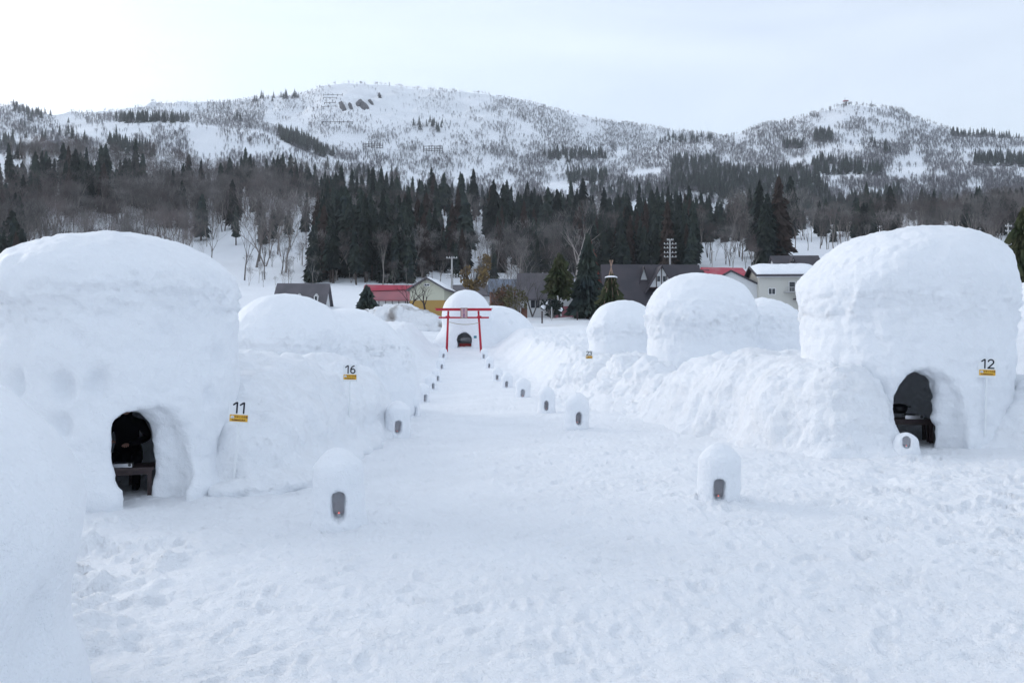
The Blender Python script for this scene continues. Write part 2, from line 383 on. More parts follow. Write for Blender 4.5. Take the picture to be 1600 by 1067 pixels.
# ------------------------------------------------------------------ snow bodies: implicit shapes polygonised by surface nets
def surface_nets(f, lo, hi, h):
    n = [int(math.ceil((hi[k] - lo[k]) / h)) + 1 for k in range(3)]
    ax = [lo[k] + np.arange(n[k]) * h for k in range(3)]
    Xg, Yg, Zg = np.meshgrid(*ax, indexing='ij')
    Fv = f(Xg, Yg, Zg).astype(np.float32)
    Fv[0] = Fv[-1] = 1; Fv[:, 0] = Fv[:, -1] = 1; Fv[:, :, 0] = Fv[:, :, -1] = 1
    S = Fv < 0
    cnt = sum(S[a:n[0]-1+a, b:n[1]-1+b, c:n[2]-1+c].astype(np.int8) for a in (0,1) for b in (0,1) for c in (0,1))
    act = (cnt > 0) & (cnt < 8); I, J, K = np.nonzero(act)
    idx = np.full(act.shape, -1, np.int64); idx[I, J, K] = np.arange(len(I))
    acc = np.zeros((len(I), 3)); num = np.zeros(len(I))
    co = [(a, b, c) for a in (0,1) for b in (0,1) for c in (0,1)]
    for p in co:
        for ax_ in range(3):
            if p[ax_] == 0:
                q = list(p); q[ax_] = 1
                fa = Fv[I+p[0], J+p[1], K+p[2]]; fb = Fv[I+q[0], J+q[1], K+q[2]]
                m = (fa < 0) != (fb < 0); t = np.where(m, fa / np.where(m, fa - fb, 1), 0)
                pos = np.array(p, float)[None, :].repeat(len(I), 0); pos[:, ax_] += t
                acc += pos * m[:, None]; num += m
    Vv = (np.stack([I, J, K], -1) + acc / num[:, None]) * h + np.array(lo)
    faces = []
    for ax_ in range(3):
        b, c = (ax_ + 1) % 3, (ax_ + 2) % 3
        sl0 = [slice(1, -1)] * 3; sl0[ax_] = slice(0, -1); sl1 = list(sl0); sl1[ax_] = slice(1, None)
        s0, s1 = S[tuple(sl0)], S[tuple(sl1)]
        ii = np.nonzero(s0 != s1); g = [ii[0].copy(), ii[1].copy(), ii[2].copy()]
        g[b] += 1; g[c] += 1                       # grid coords of the edge start
        flip = s0[ii]
        def cell(db, dc):
            q = [g[0].copy(), g[1].copy(), g[2].copy()]; q[b] -= db; q[c] -= dc; return idx[q[0], q[1], q[2]]
        qd = np.stack([cell(1, 1), cell(0, 1), cell(0, 0), cell(1, 0)], -1)
        qd = np.where(flip[:, None], qd, qd[:, ::-1])
        faces.append(qd)
    return Vv, np.concatenate(faces)
def ell(X, Y, Z, c, r):
    a, b, d = (X - c[0]) / r[0], (Y - c[1]) / r[1], (Z - c[2]) / r[2]
    k0 = np.sqrt(a*a + b*b + d*d) + 1e-6; k1 = np.sqrt((a/r[0])**2 + (b/r[1])**2 + (d/r[2])**2) + 1e-6
    return k0 * (k0 - 1) / k1
def smin(a, b, k):
    h = np.maximum(k - np.abs(a - b), 0) / k; return np.minimum(a, b) - h * h * k * .25
def smax(a, b, k): return -smin(-a, -b, k)
def col_(X, Y, Z, c, r0, r1, z0, z1, k=.25):
    """tapered round column with softened rim"""
    rho = np.hypot(X - c[0], Y - c[1]); rr = r0 + (r1 - r0) * np.clip((Z - z0) / (z1 - z0), 0, 1)
    return smax(rho - rr, Z - z1, k)
def arch(X, Y, Z, q, th, hw, ht, t0, t1, z0=-1.0, ramp=0):
    a = (math.sin(th), -math.cos(th)); b = (math.cos(th), math.sin(th))
    t = (X - q[0]) * a[0] + (Y - q[1]) * a[1]; l = (X - q[0]) * b[0] + (Y - q[1]) * b[1]
    w = hw * (1 - .10 * sst(.2, .0, (Z - q[2]) / ht))
    dz = np.maximum(Z - q[2] - (ht - hw), 0)
    f = np.sqrt(l * l + dz * dz) - w
    f = np.maximum(f, q[2] + z0 - Z); f = np.maximum(f, t - t1); return np.maximum(f, t0 - t)
def rough(Vv, amp, sc, off=0, billow=0):
    n = fbm3(Vv[:, 0] * sc, Vv[:, 1] * sc, Vv[:, 2] * sc, 4, .5, off)
    if billow: n = np.abs(n) * 2 - .5
    return n * amp
def snow_body(name, f, lo, hi, h, m, parent=None, amps=((.05, .9), (.02, 3.2)), seed=0, extra=None, loc=None):
    Vv, Fq = surface_nets(f, lo, hi, h)
    # normals from the mesh
    e1 = Vv[Fq[:, 2]] - Vv[Fq[:, 0]]; e2 = Vv[Fq[:, 3]] - Vv[Fq[:, 1]]; fn = np.cross(e1, e2); N = np.zeros_like(Vv)
    for k in range(4): np.add.at(N, Fq[:, k], fn)
    N /= np.maximum(np.linalg.norm(N, axis=1, keepdims=True), 1e-9)
    c0 = Vv.mean(0); g = f(Vv[:50, 0] + N[:50, 0] * h, Vv[:50, 1] + N[:50, 1] * h, Vv[:50, 2] + N[:50, 2] * h) - f(Vv[:50, 0], Vv[:50, 1], Vv[:50, 2])
    if np.median(g) < 0: N = -N; Fq = Fq[:, ::-1]
    d = np.zeros(len(Vv))
    for a in amps: d += rough(Vv, a[0], a[1], seed, a[2] if len(a) > 2 else 0)
    if extra is not None: d += extra(Vv, N)
    Vv = Vv + N * d[:, None]
    if loc is not None: Vv = Vv - np.array(loc)
    return mesh_obj(name, Vv, Fq, m, parent, smooth=True, loc=loc)
def dents(lst):
    """hand-sized hollows in the wall: (x, y, z, radius, depth)"""
    def e(Vv, N):
        d = 0
        for x, y, z, r, dp in lst: d = d - dp * np.exp(-(((Vv[:, 0]-x)**2 + (Vv[:, 1]-y)**2 + ((Vv[:, 2]-z)/1.35)**2) / (r*r)) ** 1.5)
        return d
    return e
def ledge(zc, amp, cx):
    def e(Vv, N):
        w = fbm3(Vv[:, 0] * .8, Vv[:, 1] * .8, Vv[:, 2] * 0 + 3, 3, .6) * .28
        q = (Vv[:, 2] - zc - w)
        m_ = sst(-.2, .35, fbm3(Vv[:, 0] * 1.1 + 7, Vv[:, 1] * 1.1, Vv[:, 2] * .4, 2))
        return amp * np.exp(-np.maximum(q, 0) / .22) * (q > 0) * m_ - amp * .5 * np.exp(-(q / .05) ** 2) * m_
    return e
def crust(zc, hw, amp):
    """a ragged band of crusty snow round the wall"""
    def e(Vv, N):
        a = np.abs(fbm3(Vv[:, 0] * 2.4, Vv[:, 1] * 2.4, Vv[:, 2] * 4.2, 4, .6, 31)) * 2 - .45
        return amp * a * np.exp(-((Vv[:, 2] - zc - .3 * fbm3(Vv[:, 0], Vv[:, 1], Vv[:, 2], 2)) / hw) ** 2)
    return e
def both(*fs):
    return lambda V_, N_: sum(f(V_, N_) for f in fs)

HOLES = []
# --- hut 11, left
def hut(name, label, c, r, ztop, cap, g, door=None, h=.05, seed=0, taper=.96, extras=None, add=None, inner=True, pad=.75, pw=(2, 2), skirt=.22, ex=(0, 0, 0, 0), amps=((.10, .55), (.06, 1.3), (.030, 3.6, 1), (.014, 9.0))):
    """c centre xy, r radius, ztop crown height, cap = height of the domed cap, g ground"""
    zc = ztop - cap
    def f(X, Y, Z, keep=None):
        w = col_(X, Y, Z, c, r, r * taper, g, zc + .25, .35) - skirt * (1 - sst(0, .75, Z - g)) ** 2
        pe = pw[0] + (pw[1] - pw[0]) * np.clip((X - c[0]) / r * .5 + .5, 0, 1)
        qa = np.hypot(X - c[0], Y - c[1]) / r; qb = np.abs(Z - zc) / cap
        k = ((qa ** pe + qb ** pe) ** (1 / pe) - 1) * (cap * .55 + r * .45) * (.6 + .4 * np.clip(qa / (qa + qb + .01), 0, 1))
        b = smin(w, k, .2)
        if add is not None: b = smin(b, add(X, Y, Z), .5)
        if door:
            q = (*door['q'], g)
            wx = .05 * vn3(X * 2.1, Y * 2.1, Z * 2.1 + 5) + .02 * vn3(X * 6, Y * 6, Z * 6); X = X + wx; Z = Z + wx * .8
            cav = ell(X, Y, Z, (c[0], c[1], g - .1), (r - .53, r - .53, ztop - g - .75))
            tun = arch(X, Y, Z, q, door['th'], door['hw'], door['ht'], -1.2, .9)
            th = door['th']; A = (math.sin(th), -math.cos(th)); B = (math.cos(th), math.sin(th))
            fc = door.get('flare', (.17, .12))
            fx = (X - q[0] - A[0]*fc[1] - B[0]*fc[0]); fy = (Y - q[1] - A[1]*fc[1] - B[1]*fc[0])
            l = fx * B[0] + fy * B[1]; t = fx * A[0] + fy * A[1]
            fr = door.get('fr', (.50, .42, 1.0))
            fl = ell(l, t, Z, (0, 0, g + door['ht'] * .28), fr)
            b = smax(b, -smin(cav, smin(tun, fl, .14), .08), .13)
            if keep is not None: keep[0] = smin(cav, smin(tun, fl, .14), .08)
        return b
    if door: HOLES.append(f)
    root = empty(name, (c[0], c[1], g)); tag(root, label, 'snow hut')
    o = snow_body('snow_shell', f, (c[0]-r-pad-ex[0], c[1]-r-pad-ex[1], g-.35), (c[0]+r+pad+ex[2], c[1]+r+pad+ex[3], ztop+.35), h, M_snow, None, amps, seed, extras)
    o.parent = root; o.matrix_parent_inverse = Matrix.Translation(-Vector(root.location))
    return root

c11 = P(187, 562, 13.15); g11 = -.04
q11 = (c11.x + 1.62 * math.sin(R(33.5)), c11.y - 1.62 * math.cos(R(33.5)))
def on_hut(u, v, c, r):
    k = (u - CU) / F; a_ = k * k + 1; b_ = -2 * (k * c[0] + c[1]); q_ = c[0] ** 2 + c[1] ** 2 - r * r
    y = (-b_ - math.sqrt(max(b_ * b_ - 4 * a_ * q_, 0))) / (2 * a_); p = P(u, v, y); return (p.x, p.y, p.z)
def strokes(amp):
    """shallow upright shovel strokes"""
    return lambda V_, N_: amp * (np.abs(fbm3(V_[:, 0] * 2.6, V_[:, 1] * 2.6, V_[:, 2] * .8, 3, .6, 77)) * 2 - .5) + amp * .6 * fbm3(V_[:, 0] * 1.2, V_[:, 1] * 1.2, V_[:, 2] * 5, 3, .5, 99)
def pp(u, v, d): p = P(u, v, d); return (p.x, p.y, p.z)
hut('snow_hut', 'large domed snow hut with a dark doorway beside the number 11 sign', (c11.x, c11.y), 1.88, 4.02, .92, g11,
    door=dict(q=q11, th=R(52), hw=.37, ht=1.22, fr=(.46, .36, .95), flare=(.24, .24)), h=.042, seed=3, taper=.965, skirt=.16, pw=(2, 1.8),
    extras=both(ledge(2.72, .045, 0), crust(2.8, .38, .09), strokes(.014), dents([(*on_hut(u_, v_, (c11.x, c11.y), 1.88), r_, d_ * 1.6) for u_, v_, r_, d_ in
        [(22, 600, .15, .13), (95, 604, .15, .13), (152, 600, .15, .10), (93, 668, .13, .11), (345, 560, .15, .08), (60, 690, .1, .06), (330, 620, .12, .06), (265, 520, .12, .05), (120, 530, .1, .05), (355, 690, .13, .08)]])))

c12 = P(1409, 562, 16.7); g12 = .26
q12 = (c12.x + 1.86 * math.sin(R(-17)), c12.y - 1.86 * math.cos(R(-17)))
hut('snow_hut', 'large snow hut with a grey doorway beside the number 12 sign', (c12.x, c12.y), 2.03, 4.62, 1.2, g12,
    door=dict(q=q12, th=R(3), hw=.41, ht=1.48, fr=(.50, .36, 1.05), flare=(.22, .24)), h=.05, seed=13, taper=1.0, skirt=.1, pw=(1.6, 3.3),
    extras=both(ledge(2.95, .05, 0), crust(3.0, .4, .09), crust(1.2, 1.2, .03), strokes(.014)))

# --- hut in the left foreground corner
hut('snow_hut', 'nearest snow hut, smooth white flank cut by the left edge of the picture', (-4.53, 3.8), 2.2, 2.2, 1.12, 0, h=.035, seed=23, taper=.91, skirt=.05,
    amps=((.07, .7), (.03, 2.0), (.008, 5)), extras=dents([(*on_hut(60, 985, (-4.53, 3.8), 2.15), .16, .06)]))
# --- hut 16 and the mound joined to its right
c16 = P(448, 562, 24.5)
def add16(X, Y, Z):
    p = P(545, 562, 26.5); return ell(X, Y, Z, (p.x, p.y, .9), (2.35, 2.6, 2.75))
hut('snow_hut', 'low rounded snow hut behind the number 16 sign, left of the path', (c16.x, c16.y), 1.72, 4.0, 1.35, .4, h=.07, seed=33, add=add16, taper=1.0,
    ex=(0, 0, 2.6, 3), extras=both(ledge(2.3, .05, 0), crust(2.2, .8, .12), strokes(.014)), amps=((.12, .5), (.05, 1.6)))
# --- hut 23
c23 = P(972, 562, 41)
hut('snow_hut', 'small rounded snow hut behind the number 23 sign on the right', (c23.x, c23.y), 1.78, 5.0, 1.5, 1.7, h=.085, seed=43, taper=.97, amps=((.12, .6), (.05, 1.8)), extras=both(ledge(3.4, .05, 0), crust(3.3, .6, .12), strokes(.014)))
# --- big hut right of centre with its lower shoulder
c24 = P(1097, 562, 30.5)
def add24(X, Y, Z):
    p = P(1195, 562, 32.5); return ell(X, Y, Z, (p.x, p.y, 2.0), (2.1, 2.3, 2.45))
hut('snow_hut', 'tall domed snow hut in front of the charcoal roofed building', (c24.x, c24.y), 2.12, 5.3, 1.75, 1.0, h=.075, seed=53, taper=.90, add=add24, ex=(0, 0, 2.6, 2),
    extras=both(ledge(3.6, .05, 0), crust(3.4, .8, .14), strokes(.014)), amps=((.14, .5), (.06, 1.5), (.02, 4)))
# --- hut behind hut 12 at the right border
c25 = P(1655, 562, 22.5)
hut('snow_hut', 'snow hut mostly hidden behind the number 12 hut at the right border', (c25.x, c25.y), 2.3, 4.2, 1.7, .4, h=.09, seed=63, amps=((.12, .5), (.05, 1.5)))
# --- shrine hut
cs = P(729, 562, 73.6); gs = 2.62
def adds(X, Y, Z):
    p = P(775, 562, 77); return smin(ell(X, Y, Z, (p.x, p.y, 3.2), (4.1, 3.5, 3.95)), ell(X, Y, Z, (cs.x - .1, cs.y, 2.2), (3.2, 2.7, 3.3)), .6)
hut('shrine_hut', 'tall snow hut behind the red gate with a small arched doorway', (cs.x, cs.y), 2.25, 8.35, 2.3, gs, h=.11, seed=73, taper=.97, add=adds, ex=(2, 0, 5, 4),
    door=dict(q=(P(725, 562, 71.2).x, 71.15), th=R(0), hw=.62, ht=1.75, fr=(.7, .4, 1.3), flare=(.1, .1)), amps=((.10, .5), (.04, 1.6)),
    extras=dents([(*pp(799, 502, 74.4), .16, .2), (*pp(807, 510, 74), .16, .2), (*pp(814, 521, 73.6), .16, .2), (*pp(790, 491, 75), .16, .2)]))

# --- snow banks
def bank(label, ells, lo, hi, h, seed, m=None, amps=None, floor=None, k=.5, group=None, name='snow_bank', extra=None):
    def f(X, Y, Z):
        b = None
        for c, r in ells:
            e = ell(X, Y, Z, c, r); b = e if b is None else smin(b, e, k)
        b = b - .28 * (1 - sst(0, .7, Z - (lo[2] + .35))) ** 2
        for hf in HOLES[:2]:
            kp = [None]; hf(X, Y, Z, kp); b = np.maximum(b, .10 - kp[0])
        return b
    o = snow_body(name, f, lo, hi, h, m or M_bank, None, amps or ((.26, .55, 0), (.15, 1.1, 1), (.05, 3.2, 1), (.02, 8)), seed, extra)
    tag(o, label, 'snow heap' if name != 'snow_bank' else 'snow bank', group)
    return o
def E_(u, d, zc, r): p = P(u, 562, d); return ((p.x, p.y, zc), r)
bank('steep lumpy snow bank between the number 11 hut and the number 16 sign',
     [E_(395, 15.0, 0, (1.25, 2.2, 1.75)), E_(455, 17.5, .1, (1.6, 2.7, 1.9)), E_(500, 21.0, .2, (1.9, 2.6, 1.9)), E_(350, 17, 0.2, (1.9, 2.6, 2.1)), E_(560, 27, .3, (1.7, 3.6, 1.9)), E_(408, 13.3, -.1, (.75, .9, .95))],
     (-9.5, 11.3, -.4), (-2.6, 31.5, 2.9), .065, 5, k=.8, extra=dents([(*pp(445, 677, 14.6), .15, .12), (*pp(400, 705, 13.2), .16, .10), (*pp(432, 645, 15.4), .17, .08), (*pp(523, 650, 19.5), .2, .1), (*pp(483, 690, 15.8), .14, .09), (*pp(536, 572, 23), .22, .12), (*pp(470, 618, 17.2), .2, .1)]))
bank('long crusty snow wall running left from the number 12 hut',
     [E_(1350, 15.1, .2, (.42, .75, 1.5)), E_(1305, 15.5, .2, (.9, 1.05, 1.72)), E_(1255, 16.6, .25, (1.3, 1.4, 1.76)), E_(1340, 17.2, .25, (1.7, 1.3, 1.78)), E_(1250, 18.2, .3, (1.6, 1.4, 1.82)), E_(1170, 19.6, .3, (1.6, 1.7, 1.95)), E_(1110, 21.5, .3, (1.25, 2.0, 1.85)), E_(1075, 22.8, .2, (1.3, 1.6, 1.2)), E_(1260, 21, .3, (3.0, 2.6, 1.9))],
     (3.2, 13.6, -.3), (10.5, 25.4, 2.9), .06, 15, k=.5, amps=((.22, .55, 0), (.08, 1.4, 1), (.05, 3.9, 1), (.02, 9, 1)))
bank('broken snow lumps below the number 23 sign on the right of the path',
     [E_(985, 31, .7, (1.3, 2.0, 1.5)), E_(940, 35, .9, (1.4, 2.2, 1.35)), E_(1020, 27.5, .6, (1.2, 1.8, 1.35)), E_(1050, 25.5, .4, (1.2, 1.6, 1.25)), E_(960, 29, .4, (.8, 1.2, 1.0)), E_(905, 37, .9, (1.2, 2.0, 1.0))],
     (1.7, 23.4, 0), (8.2, 39.5, 3.0), .08, 25, k=.4, amps=((.35, .6, 0), (.20, 1.5, 1), (.08, 3.4, 1)))
bank('rubbly snow heap right of the number 12 sign at the picture edge',
     [E_(1640, 15.6, .2, (1.35, 1.5, 1.5)), E_(1600, 15.0, .2, (.9, .8, .75)), E_(1700, 15.5, .2, (1.4, 1.4, 1.9))],
     (8.2, 13.4, -.1), (13.2, 17.8, 2.7), .06, 35, k=.35)
bank('dirty ploughed snow heap in front of the red roofed building',
     [E_(622, 86, 5.2, (3.9, 3, 2.9)), E_(660, 85, 5.0, (2.8, 2.5, 2.1)), E_(580, 88, 5.2, (2.8, 2.5, 2.3))],
     (P(540, 0, 88).x, 81, 4.6), (P(705, 0, 85).x, 92, 9.2), .16, 45, m=M_dirty, name='snow_heap', amps=((.6, .35, 0), (.3, 1.0, 1)))

# ------------------------------------------------------------------ snow lanterns
def lantern_mesh(seed, ht, w, win=(.078, .29), small=False):
    def f(X, Y, Z):
        b = smin(col_(X, Y, Z, (0, 0), w * .56, w * .46, 0, ht - w * .30, .12), ell(X, Y, Z, (0, 0, ht - w * .50), (w * .475, w * .475, w * .50)), .1)
        b = b - .02 * (1 - sst(-.1, .14, Z)) ** 2
        hw, hh = win
        dz = np.maximum(np.abs(Z - (.055 + hh / 2)) - (hh / 2 - hw * .8), 0)
        fl = np.sqrt(X * X * (1 + .2) + dz * dz) - hw * (1.0 + .35 * np.clip(-Y - w * .36, 0, .2) / .1)
        fl = np.maximum(fl, Y - .06)
        return smax(b, -fl, .03)
    Vv, Fq = surface_nets(f, (-w, -w, -.2), (w, w, ht + .1), .022)
    c0 = Vv - np.array([0, 0, ht / 2])
    e1 = Vv[Fq[:, 2]] - Vv[Fq[:, 0]]; e2 = Vv[Fq[:, 3]] - Vv[Fq[:, 1]]; fn = np.cross(e1, e2)
    if (fn * c0[Fq[:, 0]]).sum() < 0: Fq = Fq[:, ::-1]; fn = -fn
    N = np.zeros_like(Vv)
    for k in range(4): np.add.at(N, Fq[:, k], fn)
    N /= np.maximum(np.linalg.norm(N, axis=1, keepdims=True), 1e-9)
    Vv = Vv + N * (rough(Vv, .035, 2.2, seed) + rough(Vv, .012, 8, seed + 3))[:, None]
    o = mesh_obj('snow_body', Vv, Fq, M_snow, None, smooth=True); return o
def candle_parts(root, first):
    cu = MB().lathe((0, -.06, .005), [(0, 0), (.034, 0), (.040, .075), (.036, .075), (.03, .055), (0, .055)], 14).build('candle', M_wax, root, True)
    MB().lathe((0, -.06, .065), [(.0005, 0), (.007, .008), (.0005, .03)], 6).build('flame', M_flame, cu)
protos = []
for k in range(3):
    b = lantern_mesh(k * 17 + 2, .86, .60 if k != 1 else .63); protos.append(b)
LAN = [  # side, window u, base v, depth, height, window yaw
    ('left', 530, 810, 9.75, .87, 12), ('right', 1122, 786, 10.6, .77, -12),
    ('left', 620, 678, 20.3, .86, 14), ('right', 901, 664, 20.6, .84, 6),
    ('left', 641, 652, 26, .82, 40), ('right', 854, 642, 26.5, .82, -4),
    ('left', 660, 629, 34, .82, 35), ('right', 817, 622, 34, .84, -5),
    ('left', 673, 611, 41, .80, 35), ('right', 792, 606, 41, .80, -5),
    ('left', 681.5, 598, 48, .82, 30), ('right', 778, 593, 48, .82, -8),
    ('left', 688.5, 578, 57, .85, 25), ('right', 765.5, 575, 57, .85, -10),
    ('left', 691.5, 562, 65.5, .9, 20), ('right', 757, 560, 65.5, .9, -12)]
ordn = ['nearest', 'second', 'third', 'fourth', 'fifth', 'sixth', 'seventh', 'farthest']
cnt = {'left': 0, 'right': 0}
lrng = random.Random(4)
used_p = set()
for side, u, v, d, ht, yaw in LAN:
    p = P(u, v, d); k = cnt[side]; cnt[side] += 1
    gz = float(H(p.x, p.y))
    root = empty('snow_lantern', (p.x, p.y, max(gz + .01, p.z) if d < 30 else max(gz - .02, p.z - .05)), R(yaw))
    pr = protos[lrng.randrange(3)]
    b = bpy.data.objects.new('snow_body', pr.data); COL.objects.link(b); b.parent = root
    root.scale = (ht / .86 * lrng.uniform(.92, 1.08), ht / .86 * lrng.uniform(.94, 1.06), ht / .86)
    root.rotation_euler = (R(lrng.uniform(-2.5, 2.5)), R(lrng.uniform(-3, 3)), R(yaw))
    candle_parts(root, False)
    w = {0: 'nearest', 7: 'farthest'}.get(k, ordn[k])
    if k in (0, 7): lab = f'{w} snow lantern of the {side} row, '
    else: lab = f'{w} snow lantern from the front in the {side} row, '
    lab += 'with an arched candle niche' if k < 3 else 'beside the stepped path'
    tag(root, lab, 'snow lantern', 'snow lanterns lining the path')
for pr in protos: bpy.data.objects.remove(pr)
# the little one at the door of hut 12
p = P(1416, 702, 14.15)
root = empty('snow_lantern', (p.x, p.y, p.z), R(-24)); tag(root, 'tiny round snow lantern at the left foot of the number 12 hut doorway', 'snow lantern')
b = lantern_mesh(90, .36, .46, (.08, .20)); b.parent = root; root.scale = (.86,) * 3
candle_parts(root, False)

# ------------------------------------------------------------------ number signs
dg = None
def text_mesh(body, size, m, name, parent, loc, rot=(math.pi/2, 0, 0), spacing=1, align='CENTER', ext=.0015, bold=0, line=1):
    c = bpy.data.curves.new('t', 'FONT'); c.body = body; c.size = size; c.align_x = align; c.align_y = 'CENTER'
    c.extrude = ext; c.offset = bold; c.resolution_u = 3; c.space_character = spacing; c.space_line = line
    o = bpy.data.objects.new('t', c); COL.objects.link(o)
    bpy.context.view_layer.update()
    me = bpy.data.meshes.new_from_object(o.evaluated_get(bpy.context.evaluated_depsgraph_get()))
    bpy.data.objects.remove(o); me.name = name; me.materials.clear(); me.materials.append(m)
    r = bpy.data.objects.new(name, me); COL.objects.link(r); r.parent = parent; r.location = loc; r.rotation_euler = rot
    return r
def arc(cx, cz, r, a0, a1, n=12, rz=None):
    return [(cx + r * math.cos(R(a0 + (a1 - a0) * i / n)), cz + (rz or r) * math.sin(R(a0 + (a1 - a0) * i / n))) for i in range(n + 1)]
GLY = {'1': [[(-.045, .055), (.0, .09), (.018, .095), (.018, -.09)]],
       '2': [arc(0, .042, .052, 165, -30, 12) + [(-.055, -.088), (.058, -.088)]],
       '3': [arc(-.003, .045, .046, 155, -80, 12), arc(-.003, -.042, .052, 85, -155, 12)],
       '6': [arc(0, -.036, .052, 0, 360, 20), [(-.051, -.030), (-.048, .02), (-.020, .07), (.028, .092)]]}
def digit(ch, parent, x, y, z, s, w=.012):
    m = MB()
    for st in GLY[ch]:
        q = [Vector((x + a * s, y, z + b * s)) for a, b in st]
        for i, p_ in enumerate(q):
            m.poly([(p_.x + w * math.cos(t * .5236), y, p_.z + w * math.sin(t * .5236)) for t in range(12)])
            if i:
                o_ = q[i - 1]; d_ = (p_ - o_); n_ = Vector((-d_.z, 0, d_.x)).normalized() * w
                m.poly([o_ - n_, p_ - n_, p_ + n_, o_ + n_]); 
    # a thin solid: back and front faces a hair apart
    b_ = len(m.v); fr = list(m.f)
    m.v += [(a, c + .002, e) for a, c, e in m.v]; m.f += [tuple(i + b_ for i in reversed(f_)) for f_ in fr]
    m.build('numeral', M_black, parent)
def number_sign(num, u, v, d, vb, tilt, label, yaw=0):
    """u,v: centre of the yellow plate; vb: foot of the post"""
    bpy.context.view_layer.update(); dg_ = bpy.context.evaluated_depsgraph_get(); o0 = Vector((0, 0, EYE)); ds_ = []
    for vv in (v, vb, (v + vb) / 2, v - 14):
        di = (P(u, vv, 10) - o0).normalized(); ok_, lo_, *_r = scene.ray_cast(dg_, o0, di)
        if ok_: ds_.append(lo_.y)
    d = min(ds_ + [d + 3]) - .05
    p = P(u, v, d); f = P(u, vb, d)
    root = empty('number_sign', (p.x, p.y, f.z), yaw); tag(root, label, 'sign', 'numbered hut signs')
    root.rotation_euler = (0, tilt, yaw)
    hz = p.z - f.z
    MB().box((0, 0, hz + .085), (.31, .012, .36)).build('board', M_white, root)
    MB().box((0, -.0095, hz), (.27, .006, .105)).build('plate', M_yel, root)
    MB().box((.0, .014, (hz - .05) / 2 - .1), (.03, .015, hz + .1)).build('post', M_white, root)
    for i, ch in enumerate(num): digit(ch, root, (i - .5) * .115 * (.9 if num == '11' else 1), -.0105, hz + .158, .85)
    text_mesh('かまくらの里', .034, M_ink, 'plate_writing', root, (.035, -.0145, hz + .020), bold=.0006)
    text_mesh('KAMAKURA', .036, M_ink, 'plate_writing', root, (.0, -.0145, hz - .030), spacing=1.05, bold=.001)
    ic = MB(); n = 12
    pts = [(-.095 + .028 * math.cos(math.pi * i / n), -.0145, hz + .004 + .034 * math.sin(math.pi * i / n)) for i in range(n + 1)]
    pts = pts[::-1] + [(-.095 - .028, -.0145, hz - .006), (-.095 - .009, -.0145, hz - .006), (-.095 - .006, -.0145, hz + .010), (-.095 + .006, -.0145, hz + .010), (-.095 + .009, -.0145, hz - .006), (-.095 + .028, -.0145, hz - .006)]
    ic.poly(pts[::-1]); ic.build('hut_emblem', M_white, root)
    return root
number_sign('11', 367, 653, 11.1, 738, R(4), 'number 11 sign with a yellow plate on a white post', R(8))
number_sign('12', 1539, 582, 14.05, 668, R(2), 'number 12 sign with a yellow plate right of the grey doorway', R(-12))
number_sign('16', 546, 589, 24, 640, R(1), 'number 16 sign on its tall post in the left snow bank', R(5))
number_sign('23', 920.5, 558, 38.2, 572, R(0), 'number 23 sign standing in the snow lumps right of the path', 0)

# ------------------------------------------------------------------ torii
d = 68.4
root = empty('torii_gate', P(725, 549, d)); tag(root, 'bright red wooden torii gate with a name plaque, at the top of the path', 'gate')
b0 = root.location.copy()
def lp(u, v, dd=0): return P(u, v, d + dd) - b0
for ub, ut, vb in ((698, 700.5, 545), (752, 747.5, 549)):
    a = lp(ub, vb); a.z -= .25; t = lp(ut, 486); MB().tube(a, t, .105, .085, 16).build('pillar', M_red, root, True)
    k = lp((ub + 2 * ut) / 3 if ub < 720 else (ub + 2.2 * ut) / 3.2, 495.5)
    MB().box(k, (.36, .26, .20)).build('wedge', M_red, root)
a, t = lp(681, 483.5), lp(768, 484.5)
MB().box((a + t) / 2, ((t - a).x, .34, .17)).box((a + t) / 2 + Vector((0, 0, .10)), ((t - a).x + .16, .40, .05)).build('top_beam', M_red, root)
a, t = lp(685.5, 495.5), lp(764, 497)
MB().box((a + t) / 2, ((t - a).x, .14, .14)).build('tie_beam', M_red, root)
pc = lp(725, 489.3, -.26); pw = (lp(730.5, 489) - lp(719.5, 489)).x; ph = (lp(725, 481) - lp(725, 497.5)).z
pl = MB().box(pc, (pw, .06, ph)).build('plaque', M_wood, root)
MB().box(pc + Vector((0, -.035, 0)), (pw * .8, .02, ph * .86)).build('plaque_face', M_pink, pl)
tm = text_mesh('か\nま\nく\nら\n神\n社', .15, M_violet, 'plaque_writing', pl, pc + Vector((0, -.05, 0)), line=.86, bold=.004, ext=.003)
rp_ = MB(); pa, pb = lp(700, 502.5, -.12), lp(751, 503.5, -.12)
prev = None
for i in range(17):
    t = i / 16; q = pa.lerp(pb, t); q.z -= .22 * (1 - (2*t-1)**2)
    if prev: rp_.tube(prev, q, .018 + .012 * (1 - (2*t-1)**2), None, 6, False)
    prev = q
rp_.build('rope', M_rope, root)
# altar inside the shrine hut, poster beside the doorway
p = P(725, 549, 71.7)
root = empty('offering_altar', (p.x + .1, 72.3, 2.75)); tag(root, 'small red covered altar with pale paper streamers inside the shrine hut', 'altar')
MB().box((0, 0, .33), (1.1, .5, .66)).build('altar_table', mat('altar_red', (.22, .03, .03), .8, .2), root)
for i in range(5):
    MB().box((-.34 + i * .18, -.1, 1.02 + .05 * (i % 2)), (.04, .01, .34)).build('paper_streamer', M_white, root)
MB().box((0, -.02, 1.24), (1.0, .03, .03)).build('streamer_rod', M_darkwood, root)
p = P(742.5, 526.5, 71.0)
o = MB().box(p, (.26, .03, .22)).build('poster', M_poster); tag(o, 'small blue notice on the snow wall right of the shrine doorway', 'notice')

